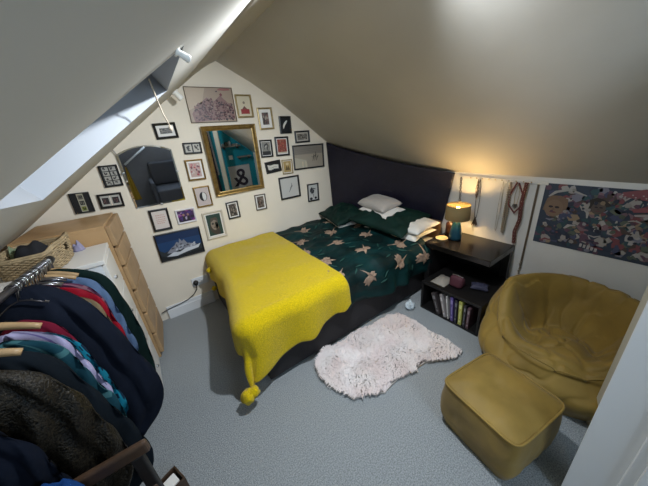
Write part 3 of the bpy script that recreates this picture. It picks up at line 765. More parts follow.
# ------------------------------------------------------------------ necklaces on the low wall
xw = XR-.012
t = thing('necklace_rail', 'thin white rail of hooks along the top of the low wall', 'rail', (XR-.006, 1.0, 1.10))
bm = bmesh.new(); box(bm, -.004, .004, -.36, .30, -.012, .012, bev=.002); obj('strip', bm, M_kneew, t)
hooks = [1.19, 1.14, 1.09, 1.04, .99, .94, .89, .84, .79, .74]
for y in hooks:
    bm = bmesh.new(); tube(bm, [(-.004, y-1, 0), (-.018, y-1, -.002), (-.02, y-1, .008)], .0025, 6); obj('hook', bm, M_brass, t)
NG = 'necklaces hanging above the side table'
def strand(name, label, path, r, m, bead=None, twist=0, n=1, cat='necklace', grp=NG):
    bm = bmesh.new()
    P = [Vector(p) for p in path]; pts = []
    for i in range(len(P)-1):
        seg = max(2, int((P[i+1]-P[i]).length/.006))
        for k in range(seg): pts.append(P[i].lerp(P[i+1], k/seg))
    pts.append(P[-1])
    if bead:
        acc = 0
        for a, b in zip(pts, pts[1:]):
            acc += (b-a).length
            if acc >= bead: sphere(bm, a, r, seg=7); acc = 0
        tube(bm, pts, r*.3, 4)
    elif twist:
        for s in range(n):
            q = []
            for i, p in enumerate(pts):
                a = i*twist+2*PI*s/n; q.append(p+Vector((-abs(math.cos(a))*r*.6, math.sin(a)*r*1.3, 0)))
            tube(bm, q, r*.55, 5)
    else: tube(bm, pts, r, 6)
    return tag(obj(name, bm, m, smooth=True), label, cat, grp)
def loop(y, z0, z1, w, x=xw-.012): return [(x, y, z0), (x, y+w*.7, z0-.06), (x, y+w, (z0+z1)/2), (x, y+w*.6, z1+.02), (x, y, z1), (x, y-w*.6, z1+.02), (x, y-w, (z0+z1)/2), (x, y-w*.7, z0-.06), (x, y, z0)]
M_chain = mat('antique_silver', (.42, .36, .28), .35, metal=.8)
M_redb = mat('dark_red_beads', (.16, .03, .03), .4)
M_coral = mat('copper_braid', (.15, .045, .035), .5)
M_dkb = mat('dark_beads', (.05, .035, .03), .4)
strand('necklace', 'dark beaded bundle necklace nearest the lamp', loop(1.12, 1.095, .93, .012)+[(xw-.012, 1.12, .93)], .005, M_dkb, bead=.009)
strand('necklace', 'long dark cord necklace with tassel pendant beside the lampshade', loop(1.105, 1.095, .74, .016), .0022, M_dkb)
bm = bmesh.new()
for i in range(9): tube(bm, [(xw-.015, 1.105, .76), (xw-.015, 1.105+(i-4)*.006, .69-.006*(i % 3))], .003, 5)
tag(obj('pendant', bm, M_dkb), 'dark tassel pendant at the end of the long cord', 'pendant')
strand('necklace', 'bright silver chain with small beads, left of the chunky chain', loop(.905, 1.095, .80, .018), .0045, mat('pale_silver', (.75, .73, .68), .3, metal=.4), bead=.011)
strand('necklace', 'thin long chain with a drop, behind the bright silver one', loop(.925, 1.095, .67, .010), .0015, M_chain)
strand('necklace', 'chunky antique silver chain hanging long and straight', loop(.872, 1.095, .665, .010), .0095, M_chain, bead=.014)
strand('necklace', 'red and copper V shaped statement necklace', [(xw-.01, .83, 1.095), (xw-.014, .865, .99), (xw-.016, .862, .915), (xw-.018, .81, .855), (xw-.016, .765, .93), (xw-.014, .775, 1.0), (xw-.01, .82, 1.095)], .007, M_redb, bead=.010)
strand('necklace', 'fine gold pendant necklace inside the red V necklace', loop(.815, 1.09, .90, .014), .0018, M_brass)
bm = bmesh.new()
for i in range(5): tube(bm, [(xw-.018, .815+(i-2)*.006, .925), (xw-.018, .815+(i-2)*.009, .885+.008*abs(i-2))], .003, 5)
tag(obj('pendant', bm, M_dkb), 'fan shaped dark pendant above the red V necklace', 'pendant')
strand('necklace', 'thick twisted dark coral necklace, longest on the rail', [(xw-.014, .765, 1.10), (xw-.014, .775, .95), (xw-.014, .765, .80), (xw-.016, .782, .70), (xw-.016, .772, .60)], .008, M_coral, twist=.35, n=4)
strand('cord', 'short rope hanging at the free edge of the headboard drape', [(xw-.006, 1.275, 1.10), (xw-.006, 1.27, .98), (xw-.006, 1.265, .86)], .006, mat('grey_rope', (.16, .13, .11), .8), twist=.5, n=2, cat='cord', grp=None or 'hanging cords')
t = thing('hanging_ribbon', 'tall brown ribbon hanging down the low wall between necklaces and poster', 'ribbon', (XR-.006, .697, .60))
bm = bmesh.new(); grid(bm, lambda u, v: Vector((-.002-.002*math.sin(v*9), -.007+.014*u, .50-.72*v)), 3, 30); bmesh.ops.solidify(bm, geom=bm.faces[:], thickness=.002)
obj('ribbon', bm, mat('brown_ribbon', (.22, .17, .12), .7), t)
bm = bmesh.new()
for i in range(7): sphere(bm, (-.012, .004*math.sin(i*2), -.15-.022*i), .008, seg=8)
obj('bead_string', bm, M_chain, t)

# ------------------------------------------------------------------ collage poster
t = thing('poster', 'wide unframed poster crowded with colourful drawn faces and shapes', 'poster', (XR-.001, .30, .875))
bm = bmesh.new(); mats = [flat((.035, .05, .08))]; idx = {}
PW, PH = .71, .455
def PP(c, pts, lvl):
    g_ = sum(c)/3; c = tuple(.8*(v*.68+g_*.32) for v in c)
    if c not in idx: idx[c] = len(mats); mats.append(flat(c))
    vs = [bm.verts.new((-.003-.00025*lvl, PW/2-px*PW, (pz-.5)*PH)) for px, pz in pts]
    bm.faces.new(vs).material_index = idx[c]
box(bm, -.003, 0, -PW/2, PW/2, -PH/2, PH/2)
r = random.Random(31)
pal = [(.30, .05, .07), (.03, .04, .09), (.06, .08, .2), (.45, .40, .36), (.42, .27, .13), (.02, .10, .13), (.30, .14, .18), (.16, .06, .12), (.50, .46, .44), (.10, .06, .05), (.12, .16, .11), (.24, .24, .34)]
for i in range(260): PP(pal[r.randrange(12)], blob(r, r.uniform(.02, .98), r.uniform(.03, .97), r.uniform(.025, .085), r.choice((5, 6, 8)), .65), 1+i % 20)
def face(cx, cy, s, skin, hair):
    PP(hair, blob(r, cx, cy+.05*s/.12, s*1.5, 10, .64), 22); PP(skin, ell(cx, cy, s*.64*.85, s, 14), 24)
    for dx in (-.3, .3): PP((.03, .02, .03), ell(cx+dx*s*.6, cy+.15*s, s*.14, s*.13, 8), 26)
    PP((.2, .04, .05), ell(cx, cy-.45*s, s*.22, s*.09, 8), 26); PP(tuple(v*.7 for v in skin), [(cx-.02*s, cy+.1*s), (cx+.1*s, cy-.2*s), (cx-.1*s, cy-.2*s)], 26)
for i in range(90):
    cx, cy, a_ = r.uniform(.05, .95), r.uniform(.06, .94), r.uniform(0, 6.28); l_ = r.uniform(.03, .08)
    q = [(cx-l_*math.cos(a_)*.65, cy-l_*math.sin(a_)), (cx+l_*.4*math.sin(a_)*.65, cy-l_*.4*math.cos(a_)), (cx+l_*math.cos(a_)*.65, cy+l_*math.sin(a_))]
    PP(pal[r.randrange(12)], [(min(.99, max(.01, x_)), min(.99, max(.01, z_))) for x_, z_ in stroke(q, r.uniform(.008, .028))], 21+i % 3)
face(.11, .62, .14, (.30, .17, .09), (.26, .14, .07)); face(.43, .70, .09, (.13, .09, .07), (.04, .03, .025))
PP((.34, .06, .08), stroke([(.55, .93), (.66, .95), (.78, .88)], .07), 28)
for k in range(12): PP((.50, .40, .38), ell(.55+.02*k, .93-.06*(k % 3)/2, .006, .01, 6), 30)
PP((.38, .06, .08), stroke([(.64, .72), (.76, .78), (.88, .72)], .05), 28); PP((.50, .40, .38), stroke([(.66, .66), (.8, .70), (.9, .62), (.94, .5)], .03), 29)
PP((.46, .44, .42), stroke([(.05, .8), (.1, .88), (.2, .93), (.33, .86)], .018), 28); PP((.20, .19, .10), rect(.86, .3, .93, .7), 27)
for k in range(5): PP((.55, .5, .5), rect(.38+k*.028, .045+.008*(4-k), .38+k*.028+.018, .10+.008*(4-k)), 30)
for i in range(70): PP(tuple(v*.8 for v in pal[r.randrange(12)]), blob(r, r.uniform(.04, .96), r.uniform(.05, .95), r.uniform(.015, .04), 6, .65), 31+i % 6)
o = obj('sheet', bm, mats, t, recalc=False)
for f in o.data.polygons:
    if f.index >= 6 and f.normal.x > 0: f.flip()

# ------------------------------------------------------------------ beanbag armchair
M_velvet = mat('mustard_velvet', (.32, .205, .042), .60, nz=(4, .35), bump=(25, .1), sheen=.12, spec=.3)
bb = thing('beanbag_chair', 'large mustard velvet beanbag armchair with buttoned hollow seat', 'beanbag', (1.935, .262, 0), (0, 0, 0))
def ss(x, a, b):
    t = max(0, min(1, (x-a)/(b-a))); return t*t*(3-2*t)
def bean(u, v):
    a = 2*PI*u; fr = math.cos(a-PI-.05)          # +1 at the open front, -1 at the back
    back = ss((1-fr)/2, .05, .62)
    R0 = .445+.012*nz3(math.cos(a)*1.5, math.sin(a)*1.5, 3)
    H = .27+.250*back
    lean = .03*back
    if v < .40:
        k = v/.40; r = R0*(.93+.09*math.sin(PI*min(1, k*1.1))-.10*ss(k, .5, 1)); z = H*(k**.85)*.93
    else:
        k = (v-.40)/.60
        r_rim = R0*.84; r = r_rim*(1-k)
        d = r_rim-r                              # distance in from the outer edge
        rim = .060*math.sin(PI*min(1, d/.15)) if d < .15 else 0
        X_, Y_ = math.cos(a)*r, math.sin(a)*r
        seat = .225+.03*nz3(X_*5, Y_*5, 1)-.10*(X_)*1
        fall = ss(d, .03, .21)
        z = (H*.93+rim*.6)*(1-fall)+seat*fall
        z -= .030*back*math.exp(-((d-.215)/.03)**2)
    x, y = math.cos(a), math.sin(a)
    px_, py_ = x*r, y*r
    pan = abs(math.sin(a*3.5+.9))                # stitched upright panels
    puff = 1-(1-pan)**4
    w = ss(v, .38, .50)*(1-ss(v, .68, .80))
    off = -.022*(1-puff)*w*back*ss(v, .46, .56)
    n = nz3(px_*5, py_*5, z*5+1)*.030+nz3(px_*12, py_*12, z*9)*.010
    cr = abs(nz3(px_*6+5, py_*9, z*4)); cr = math.exp(-(cr/.07)**2)*.014
    if v >= .40:
        fade = min(1, r/.05)
        z += (off+n*min(1, .35+d*5)-cr)*1.0
    else: r += (n*.8-cr*.7)*min(1, v*8)
    return Vector((r*x, r*y, max(.002, z)))
bm = bmesh.new(); g = grid(bm, lambda u, v: bean(u, min(v, .998)), 190, 110, wrap=True)
bm.faces.new([g[i][0] for i in range(190)]); bm.faces.new([g[i][-1] for i in range(190)])
obj('body', bm, M_velvet, bb, smooth=True)
bm = bmesh.new(); tube(bm, [bean(i/160, .415)+Vector((0, 0, .001)) for i in range(161)], .0045, 6); obj('piping', bm, M_velvet, bb, smooth=True)

# ottoman
ot = thing('ottoman', 'square mustard velvet footstool with piped edges', 'ottoman', (1.175, .305, 0), (0, 0, R(-9)))
def otto_pt(x, y, z):   # x,y in -1..1 ; z 0..1
    s = 1+.05*math.sin(PI*z)
    S = .195
    px, py = x*S*s, y*S*s
    bul = .05*(1-min(1, abs(x)**2.5))*(1-min(1, abs(y)**2.5))
    return Vector((px, py, z*.30+(bul if z > .99 else 0)))
bm = bmesh.new()
N = 28
def rc(k):   # perimeter of rounded square
    a = 2*PI*k; c, s = math.cos(a), math.sin(a); p = 9
    m = (abs(c)**p+abs(s)**p)**(-1/p); return c*m, s*m
def side(u, v):
    x, y = rc(u); p = otto_pt(x, y, min(.989, v*.989))
    n = nz3(x*3, y*3, v*3)*.010+nz3(x*7, y*7, v*6)*.004
    p.x *= 1+n*3*math.sin(PI*v); p.y *= 1+n*3*math.sin(PI*v)
    k = .93+.07*min(1, v*4)
    p.x *= k; p.y *= k
    if v <= 0: p.z = 0
    return p
g = grid(bm, side, 112, 16, wrap=True)
def top(u, v):
    x, y = rc(u); k = 1-v
    p = otto_pt(x*k, y*k, .989); p.z = .297+.035*(1-k**3.2)+.006*nz3(x*k*3, y*k*3, 2)-.016*math.exp(-((x*k)**2+(y*k)**2)*5)
    return p
grid(bm, top, 112, 16, wrap=True)
bmesh.ops.remove_doubles(bm, verts=bm.verts[:], dist=.0012)
bmesh.ops.contextual_create(bm, geom=[v for v in bm.verts if v.is_boundary and v.co.z < .01])
obj('body', bm, M_velvet, ot, smooth=True)
bm = bmesh.new(); tube(bm, [Vector((side(k/112, 1).x, side(k/112, 1).y, .299)) for k in range(113)], .0055, 8)
obj('piping', bm, M_velvet, ot, smooth=True)

# ------------------------------------------------------------------ sheepskin rug
outl = [(.64, 1.18), (.66, 1.29), (.80, 1.365), (1.01, 1.335), (1.168, 1.335), (1.336, 1.325), (1.557, 1.278), (1.572, 1.138), (1.571, .959), (1.578, .807), (1.573, .693), (1.46, .704), (1.36, .76), (1.279, .80), (1.16, .81), (1.054, .837), (.96, .83), (.887, .82), (.80, .88), (.70, .92), (.687, .985), (.65, 1.08)]
def inside(x, y):
    c = False; n = len(outl)
    for i in range(n):
        x1, y1 = outl[i]; x2, y2 = outl[(i+1) % n]
        if (y1 > y) != (y2 > y) and x < (x2-x1)*(y-y1)/(y2-y1)+x1: c = not c
    return c
bm = bmesh.new()
top_ = [bm.verts.new((x+.012*nz3(x*9, y*9, 0), y, .018)) for x, y in outl]; bot_ = [bm.verts.new((x, y, .001)) for x, y in outl]
bm.faces.new(top_); bm.faces.new(bot_[::-1])
for i in range(len(outl)): bm.faces.new((bot_[i], bot_[(i+1) % len(outl)], top_[(i+1) % len(outl)], top_[i]))
rg = thing('sheepskin_rug', 'fluffy off-white sheepskin rug lying on the grey carpet beside the bed', 'rug', (1.15, 1.05, 0))
obj('hide', L(bm, (1.15, 1.05, 0)), mat('hide', (.58, .52, .47), .95), rg)
bm = bmesh.new(); r = random.Random(77)
cnt = 0
while cnt < 15000:
    x, y = r.uniform(.6, 1.6), r.uniform(.65, 1.4)
    if not inside(x, y): continue
    cnt += 1
    a = 3.0+nz3(x*5, y*5, 0)*4+r.uniform(-.8, .8); ln = r.uniform(.018, .042); w = r.uniform(.003, .006)
    d = Vector((math.cos(a)*ln, math.sin(a)*ln, 0)); s = Vector((-math.sin(a)*w, math.cos(a)*w, 0))
    p = Vector((x, y, .016)); hgt = .022+.016*nz3(x*9, y*9, 4)+r.uniform(0, .008)
    v0, v1 = bm.verts.new(p-s), bm.verts.new(p+s)
    m0, m1 = bm.verts.new(p+d*.45-s*.8+Vector((0, 0, hgt))), bm.verts.new(p+d*.45+s*.8+Vector((0, 0, hgt)))
    e = bm.verts.new(p+d+Vector((0, 0, hgt*.55)))
    bm.faces.new((v0, v1, m1, m0)); bm.faces.new((m0, m1, e))
o = obj('wool', L(bm, (1.15, 1.05, 0)), mat('sheep_wool', (.80, .74, .72), .9, sheen=.3, nz=(7, .12), col2=(.72, .61, .59)), rg, smooth=True, recalc=False); o['kind'] = 'stuff'

# ------------------------------------------------------------------ tall birch drawers
ch = thing('chest_of_drawers', 'tall narrow birch chest of drawers against the gable', 'drawers', (-.48, 2.54, 0), (0, 0, R(-4.5))); O4 = (-.48, 2.54, 0)
X0, X1, Y0, Y1, ZT = -.715, -.252, 2.235, 2.690, 1.160
for nm, a in (('top_panel', (X0, X1, Y0, Y1, ZT-.02, ZT)), ('side_panel', (X0, X1, Y0, Y0+.018, 0, ZT-.02)), ('side_panel', (X0, X1, Y1-.018, Y1, 0, ZT-.02)), ('back_panel', (X0, X0+.01, Y0+.018, Y1-.018, .03, ZT-.02))):
    obj(nm, L(bx(*a, bev=.002), O4), M_birch, ch)
zz = [0.03, .24, .46, .68, .90, 1.03, ZT-.004]
zz = [.03, .235, .44, .645, .85, 1.0, ZT-.003]
for i in range(6):
    obj('drawer', L(bx(X1, X1+.030, Y0, Y1, zz[i]+.008, zz[i+1]-.008, bev=.006), O4), M_birch2, ch)
# white cabinet
cb = thing('white_cabinet', 'white cabinet in front of the birch drawers, behind the clothes', 'cabinet', (-.53, 2.05, 0)); O5 = (-.53, 2.05, 0)
a0, a1, c0_, c1_ = -.785, -.305, 1.80, 2.165
obj('carcass', L(bx(a0, a1, c0_, c1_, .04, 1.035), O5), M_white, cb)
obj('top_panel', L(bx(a0, a1+.02, c0_-.008, c1_, 1.035, 1.06, bev=.003), O5), mat('cream_white_top', (.80, .77, .72), .4), cb)
obj('plinth', L(bx(a0, a1-.02, c0_+.01, c1_-.01, 0, .04), O5), M_white, cb)
for k in range(4):
    z0 = .05+.246*k
    d = obj('drawer', L(bx(a1, a1+.018, c0_+.004, c1_-.004, z0, z0+.236, bev=.003), O5), mat('cream_white_front', (.76, .73, .68), .4), cb)
    bm = bmesh.new(); sphere(bm, (a1+.022, 1.9, z0+.12), .012, seg=10); obj('knob', L(bm, O5), M_silver, d, smooth=True)

# wicker basket: horizontal weave over stakes
bk = thing('wicker_basket', 'woven wicker basket with handle holes standing on the white cabinet', 'basket', (-.568, 1.975, 1.061), (0, 0, R(-4)))
M_wick = mat('pale_wicker', (.46, .34, .19), .7, nz=(40, .35))
bw, bd, bh = .135, .150, .095
def ss0(t):
    t = max(0, min(1, (t-.6)/.35)); return t*t*(3-2*t)
def per(k, top):   # rounded rectangle perimeter
    a = 2*PI*k; c, s = math.cos(a), math.sin(a); p = 4; m = (abs(c)**p+abs(s)**p)**(-1/p); e = .90+.10*top
    return c*m*bw*e, s*m*bd*e
bm = bmesh.new(); NR = 12
for j in range(NR):
    z = .006+j*(bh-.01)/(NR-1)
    pts = []
    for k in range(145):
        x, y = per(k/144, z/bh); ear = 1+.30*ss0(x/bw)
        wv = .0042*math.sin(k*PI*48/144+(PI if j % 2 else 0)); L_ = math.hypot(x, y)
        dip = .0
        pts.append((x*(1+wv/L_), y*(1+wv/L_), z*ear))
    hole_ = z > bh*.55 and z < bh*.85
    if hole_:
        run = []
        for p in pts:
            if p[0] > bw*.80 and abs(p[1]) < .028:
                if len(run) > 2: tube(bm, run, .0048, 5)
                run = []
            else: run.append(p)
        if len(run) > 2: tube(bm, run, .0048, 5)
    else: tube(bm, pts, .0048, 5)
obj('weave', bm, M_wick, bk, smooth=True)
bm = bmesh.new()
for q in (0, .009): tube(bm, [(*per(k/60, 1.02), (bh+q)*(1+.30*ss0(per(k/60, 1)[0]/bw))) for k in range(61)], .0075, 6)
for k in range(36):
    x, y = per(k/36, .1); x2, y2 = per(k/36, 1)
    if not (x > bw*.75 and abs(y) < .026): tube(bm, [(x*.975, y*.975, .0), (x2*.975, y2*.975, bh)], .0035, 4)
obj('rim', bm, M_wick, bk, smooth=True)
bm = bmesh.new(); bm.faces.new([bm.verts.new((*per(k/40, 0), .004)) for k in range(40)]); obj('bottom', bm, M_wick, bk)
def mound(name, label, cat, loc, sx, sy, h, m, seed, rot=0):
    bm = bmesh.new()
    def f(u, v):
        a = 2*PI*u; r = v; e = (1-r**2.4)
        n = nz3(math.cos(a)*r*2+seed, math.sin(a)*r*2, seed)
        return Vector((math.cos(a)*r*sx*(1+.15*n), math.sin(a)*r*sy*(1+.15*n), max(0, e*h*(1+.5*n))))
    grid(bm, lambda u, v: f(u, max(.001, 1-v)), 40, 16, wrap=True)
    bmesh.ops.contextual_create(bm, geom=[v for v in bm.verts if v.is_boundary and v.co.z < .002])
    o = obj(name, bm, m, smooth=True); o.location = loc; o.rotation_euler = (0, 0, rot); return tag(o, label, cat)
mound('black_cloth', 'bundled black cloth filling the wicker basket', 'cloth', (-.575, 1.985, 1.066), .11, .115, .125, mat('black_cotton', (.012, .012, .015), .9), 3)
mound('green_cloth', 'small sage green cloth bundle at the left of the wicker basket', 'cloth', (-.660, 2.05, 1.072), .035, .05, .10, mat('sage_cotton', (.20, .24, .14), .9), 5)
mound('lilac_cloth', 'lilac cloth bundle between basket and birch drawers', 'cloth', (-.425, 2.13, 1.061), .03, .03, .05, mat('lilac_cotton', (.30, .28, .40), .9), 6)

# ------------------------------------------------------------------ clothes rack
def rail_pt(y): return Vector((-.487+.004*(y-1.3), y, 1.185-.11*(y-1.3)))
rk = thing('clothes_rack', 'dark metal clothes rack crammed with garments', 'clothes rack', (-.487, 1.2, 0)); O6 = (-.487, 1.2, 0)
M_rail = mat('gunmetal_tube', (.06, .055, .06), .35, metal=.6)
bm = bmesh.new(); tube(bm, [rail_pt(.55), rail_pt(1.80)], .013, 12); obj('rail', L(bm, O6), M_rail, rk, smooth=True)
for y in (.58, 1.775):
    bm = bmesh.new(); q = rail_pt(y); tube(bm, [q+Vector((0, 0, .015)), (q.x, q.y, .02)], .012, 12); obj('post', L(bm, O6), M_rail, rk, smooth=True)
    bm = bmesh.new(); tube(bm, [(q.x-.17, y, .013), (q.x+.10, y, .013)], .013, 10); obj('foot', L(bm, O6), M_rail, rk, smooth=True)
q = rail_pt(1.80); bm = bmesh.new(); lathe(bm, [(.016, -.03), (.020, -.02), (.020, .02), (.014, .03)], (0, 0, 0), 14)
bmesh.ops.rotate(bm, verts=bm.verts[:], cent=(0, 0, 0), matrix=Matrix.Rotation(R(90), 3, 'X')); bmesh.ops.translate(bm, verts=bm.verts[:], vec=q); obj('end_cap', L(bm, O6), M_rub, rk, smooth=True)

M_hwood = mat('hanger_wood', (.42, .27, .13), .45, nz=(20, .2))
def hanger_bm(shx, drop):
    pass
def hanger(y, label, wood=True, half=.13, drop=.065, zoff=0):
    q = rail_pt(y)
    t = thing('clothes_hanger', label, 'hanger', q, (0, 0, R(rnd.uniform(-4, 4))), 'hangers on the clothes rail')
    bm = bmesh.new(); pts = [(-.001, 0, -.045)]
    for i in range(11):
        a = -PI*.35+PI*1.35*i/10; pts.append((.017*math.cos(a), 0, .0+.017*math.sin(a)))
    tube(bm, pts, .0022, 6); obj('hook', bm, M_silver, t, smooth=True)
    bm = bmesh.new(); P = []
    for i in range(17):
        u = -1+i/8; P.append((u*half, 0, -.047-drop*abs(u)**1.35))
    tube(bm, P, [.013-.003*abs(-1+i/8) for i in range(17)] if wood else .004, 8); obj('arm', bm, M_hwood if wood else M_rail, t, smooth=True)

M_shadow = None
def garment(name, label, cat, y, prof, th, mats, seed, fold=.25, matf=None, zoff=0, collar=None, sleeve=True, hide_top=.0):
    """prof: right hand outline (x, z) from the neck to the hem, mirrored about the rail"""
    xc = rail_pt(y).x; rr = random.Random(seed)
    # densify the outline
    pr = [(x-xc, z) for x, z in prof]; rows = []
    for (xa, za), (xb, zb) in zip(pr, pr[1:]):
        n = max(2, int(math.hypot(xb-xa, zb-za)/.02))
        for k in range(n): rows.append((xa+(xb-xa)*k/n, za+(zb-za)*k/n))
    rows.append(pr[-1])
    for _ in range(3): rows = [rows[0]]+[((a[0]+2*b[0]+c[0])/4, (a[1]+2*b[1]+c[1])/4) for a, b, c in zip(rows, rows[1:], rows[2:])]+[rows[-1]]
    NP = 56; z0 = rows[0][1]; z1 = rows[-1][1]
    bm = bmesh.new(); rings = []
    for j, (w, z) in enumerate(rows):
        dn = (z0-z)/max(.01, z0-z1)
        tt = th*(.30+.70*min(1, j/7))
        ring = []
        for k in range(NP):
            a = 2*PI*k/NP; c, s = math.cos(a), math.sin(a)
            cx = (abs(c)**.8)*(1 if c > 0 else -1)
            f = 1+fold*(min(1, dn*2.2))*(.55*math.sin(a*7+seed+1.4*dn)+.45*nz3(c*2.5+seed, s*2.5, dn*3))
            xx = cx*max(.012, w)*(1+.03*nz3(c+seed, s, dn*5))
            if c < 0: xx = cx*min(max(.012, w), .27)
            yy = s*tt*f+.010*nz3(cx*2+seed, dn*4, 3)
            # soft diagonal creases from the shoulder, arm seam
            yy += (-1 if s < 0 else 1)*.011*math.sin(14*(cx*.8+dn*1.7)+seed)*min(1, dn*3)
            arm = math.exp(-((abs(cx)-.66)/.07)**2)*min(1, dn*5)*.55
            yy *= 1-arm*(1-.25*dn)
            ring.append(bm.verts.new((xc+xx, y+yy, z+.006*math.sin(a*5+seed)*dn)))
        rings.append(ring)
    for j, (A, B) in enumerate(zip(rings, rings[1:])):
        for k in range(NP):
            f = bm.faces.new((A[k], A[(k+1) % NP], B[(k+1) % NP], B[k]))
            f.material_index = matf(k/NP, j/len(rows)) if matf else 0
    bm.faces.new(rings[0][::-1]); bm.faces.new(rings[-1])
    o = obj(name, bm, mats, smooth=True); o.name = name
    return tag(o, label, cat, 'garments on the clothes rail')
def cloth(n, c, rough=.85, **k): return mat(n, tuple(v*.75 for v in c), rough, spec=k.pop('spec', .08), sheen=k.pop('sheen', .0), nz=k.pop('nz', (9, .25)), bump=k.pop('bump', (30, .25)), **k)
Md = cloth('bottle_green_wool', (.008, .022, .020))
garment('jacket', 'dark bottle green jacket, farthest on the rail by the white cabinet', 'jacket', 1.735, [(-.45, 1.095), (-.37, 1.06), (-.305, 1.005), (-.275, .93), (-.258, .75), (-.250, .55), (-.262, .33), (-.282, .20), (-.34, .19)], .034, [Md], 1)
garment('shirt', 'light blue shirt next to the dark green jacket', 'shirt', 1.675, [(-.45, 1.065), (-.38, 1.045), (-.325, 1.0), (-.310, .93), (-.300, .80), (-.29, .62), (-.292, .50), (-.35, .48)], .026, [cloth('light_blue_cotton', (.14, .22, .38))], 2)
garment('shirt', 'muted plum checked shirt between the light blue and red ones', 'shirt', 1.625, [(-.46, 1.065), (-.38, 1.03), (-.338, .98), (-.325, .90), (-.315, .75), (-.31, .5), (-.35, .45)], .018, [cloth('plum_cotton', (.12, .035, .08)), cloth('plum_light', (.30, .14, .18))], 3, matf=lambda k, j: 1 if int(j*34) % 5 == 0 or int(k*28) % 5 == 0 else 0)
garment('jumper', 'bright red satin top in the far half of the rail', 'top', 1.580, [(-.46, 1.06), (-.375, 1.025), (-.330, .965), (-.315, .88), (-.305, .74), (-.298, .56), (-.30, .45), (-.36, .40)], .020, [cloth('red_satin', (.42, .012, .03), .45)], 4)
garment('shirt', 'tan sleeved shirt peeping out below the red top', 'shirt', 1.545, [(-.46, 1.03), (-.37, .99), (-.335, .94), (-.32, .80), (-.305, .62), (-.29, .47), (-.30, .40), (-.36, .37)], .013, [cloth('tan_cotton', (.30, .21, .12))], 5)
garment('shirt', 'sky blue top between the red top and the big navy coat', 'shirt', 1.500, [(-.46, 1.04), (-.385, 1.01), (-.345, .965), (-.335, .88), (-.33, .7), (-.36, .6)], .018, [cloth('sky_cotton', (.10, .28, .42))], 6)
Mn = cloth('navy_wool', (.010, .014, .026), bump=(14, .35))
garment('coat', 'big navy coat, the bulkiest garment in the middle of the rail', 'coat', 1.385, [(-.435, 1.155), (-.385, 1.115), (-.345, 1.05), (-.31, .97), (-.280, .83), (-.245, .66), (-.215, .48), (-.222, .38), (-.27, .30), (-.34, .23)], .082, [Mn], 7, fold=.32)
garment('trousers', 'royal blue trousers showing below the navy coat hem', 'trousers', 1.475, [(-.46, .9), (-.36, .88), (-.27, .6), (-.232, .44), (-.228, .36), (-.25, .33), (-.30, .31)], .03, [cloth('royal_blue', (.02, .02, .16))], 8)
garment('jumper', 'crimson jumper just in front of the navy coat', 'jumper', 1.245, [(-.47, 1.09), (-.415, 1.055), (-.385, .99), (-.378, .9), (-.375, .7), (-.4, .5)], .026, [cloth('crimson_knit', (.20, .012, .035))], 9)
garment('blouse', 'turquoise patterned blouse beside the crimson jumper', 'blouse', 1.195, [(-.46, 1.06), (-.40, 1.03), (-.362, .965), (-.350, .88), (-.338, .76), (-.325, .64), (-.33, .56), (-.4, .5)], .022, [cloth('turquoise', (.01, .20, .30)), cloth('dark_blot', (.01, .03, .06))], 10, matf=lambda k, j: 1 if nz3(k*30, j*14, 5) > .12 else 0)
garment('shirt', 'lavender white striped shirt with collar band', 'shirt', 1.150, [(-.47, 1.10), (-.41, 1.07), (-.372, 1.01), (-.360, .93), (-.345, .82), (-.335, .70), (-.35, .6)], .016, [cloth('lavender_cotton', (.48, .44, .66)), cloth('lavender_stripe', (.22, .18, .42))], 11, matf=lambda k, j: 1 if int(k*112) % 7 == 0 else 0)
garment('shirt', 'dark teal plaid shirt in the near half of the rail', 'shirt', 1.095, [(-.46, 1.10), (-.40, 1.065), (-.362, .99), (-.35, .90), (-.335, .79), (-.315, .68), (-.33, .55)], .030, [cloth('teal_plaid', (.012, .06, .085)), cloth('plaid_line', (.06, .17, .19))], 12, matf=lambda k, j: 1 if int(j*40) % 8 == 0 or int(k*56) % 8 == 0 else 0)
garment('jacket', 'plain black-blue jacket between the plaid shirt and sparkly jacket', 'jacket', 1.000, [(-.47, 1.135), (-.40, 1.085), (-.358, 1.01), (-.335, .90), (-.31, .76), (-.285, .60), (-.272, .50), (-.285, .42), (-.36, .36)], .048, [cloth('ink_wool', (.007, .011, .016))], 13)
Mg = mat('sparkly_brocade', (.026, .020, .012), .36, nz=(150, .8), bump=(150, .5), metal=.25, spec=.25, col2=(.003, .0025, .002))
garment('jacket', 'sparkly black and gold jacket nearest the camera on the rail', 'jacket', .885, [(-.46, 1.155), (-.405, 1.115), (-.352, 1.055), (-.325, .96), (-.31, .82), (-.295, .70), (-.300, .60), (-.35, .50)], .052, [Mg], 14)
garment('dress', 'near black navy dress, foremost at the left edge', 'dress', .775, [(-.47, 1.13), (-.44, 1.08), (-.415, 1.0), (-.40, .9), (-.39, .75), (-.38, .6), (-.42, .5)], .035, [cloth('black_navy', (.006, .009, .018))], 15)
for y, l in ((1.76, 'wooden hanger holding the bottle green jacket'), (1.70, 'wooden hanger just before the light blue shirt'), (1.64, 'wooden hanger of the plum checked shirt'), (1.10, 'wooden hanger under the dark teal plaid shirt'), (.93, 'wooden hanger beside the sparkly jacket')):
    hanger(y, l, half=.10, drop=.045)
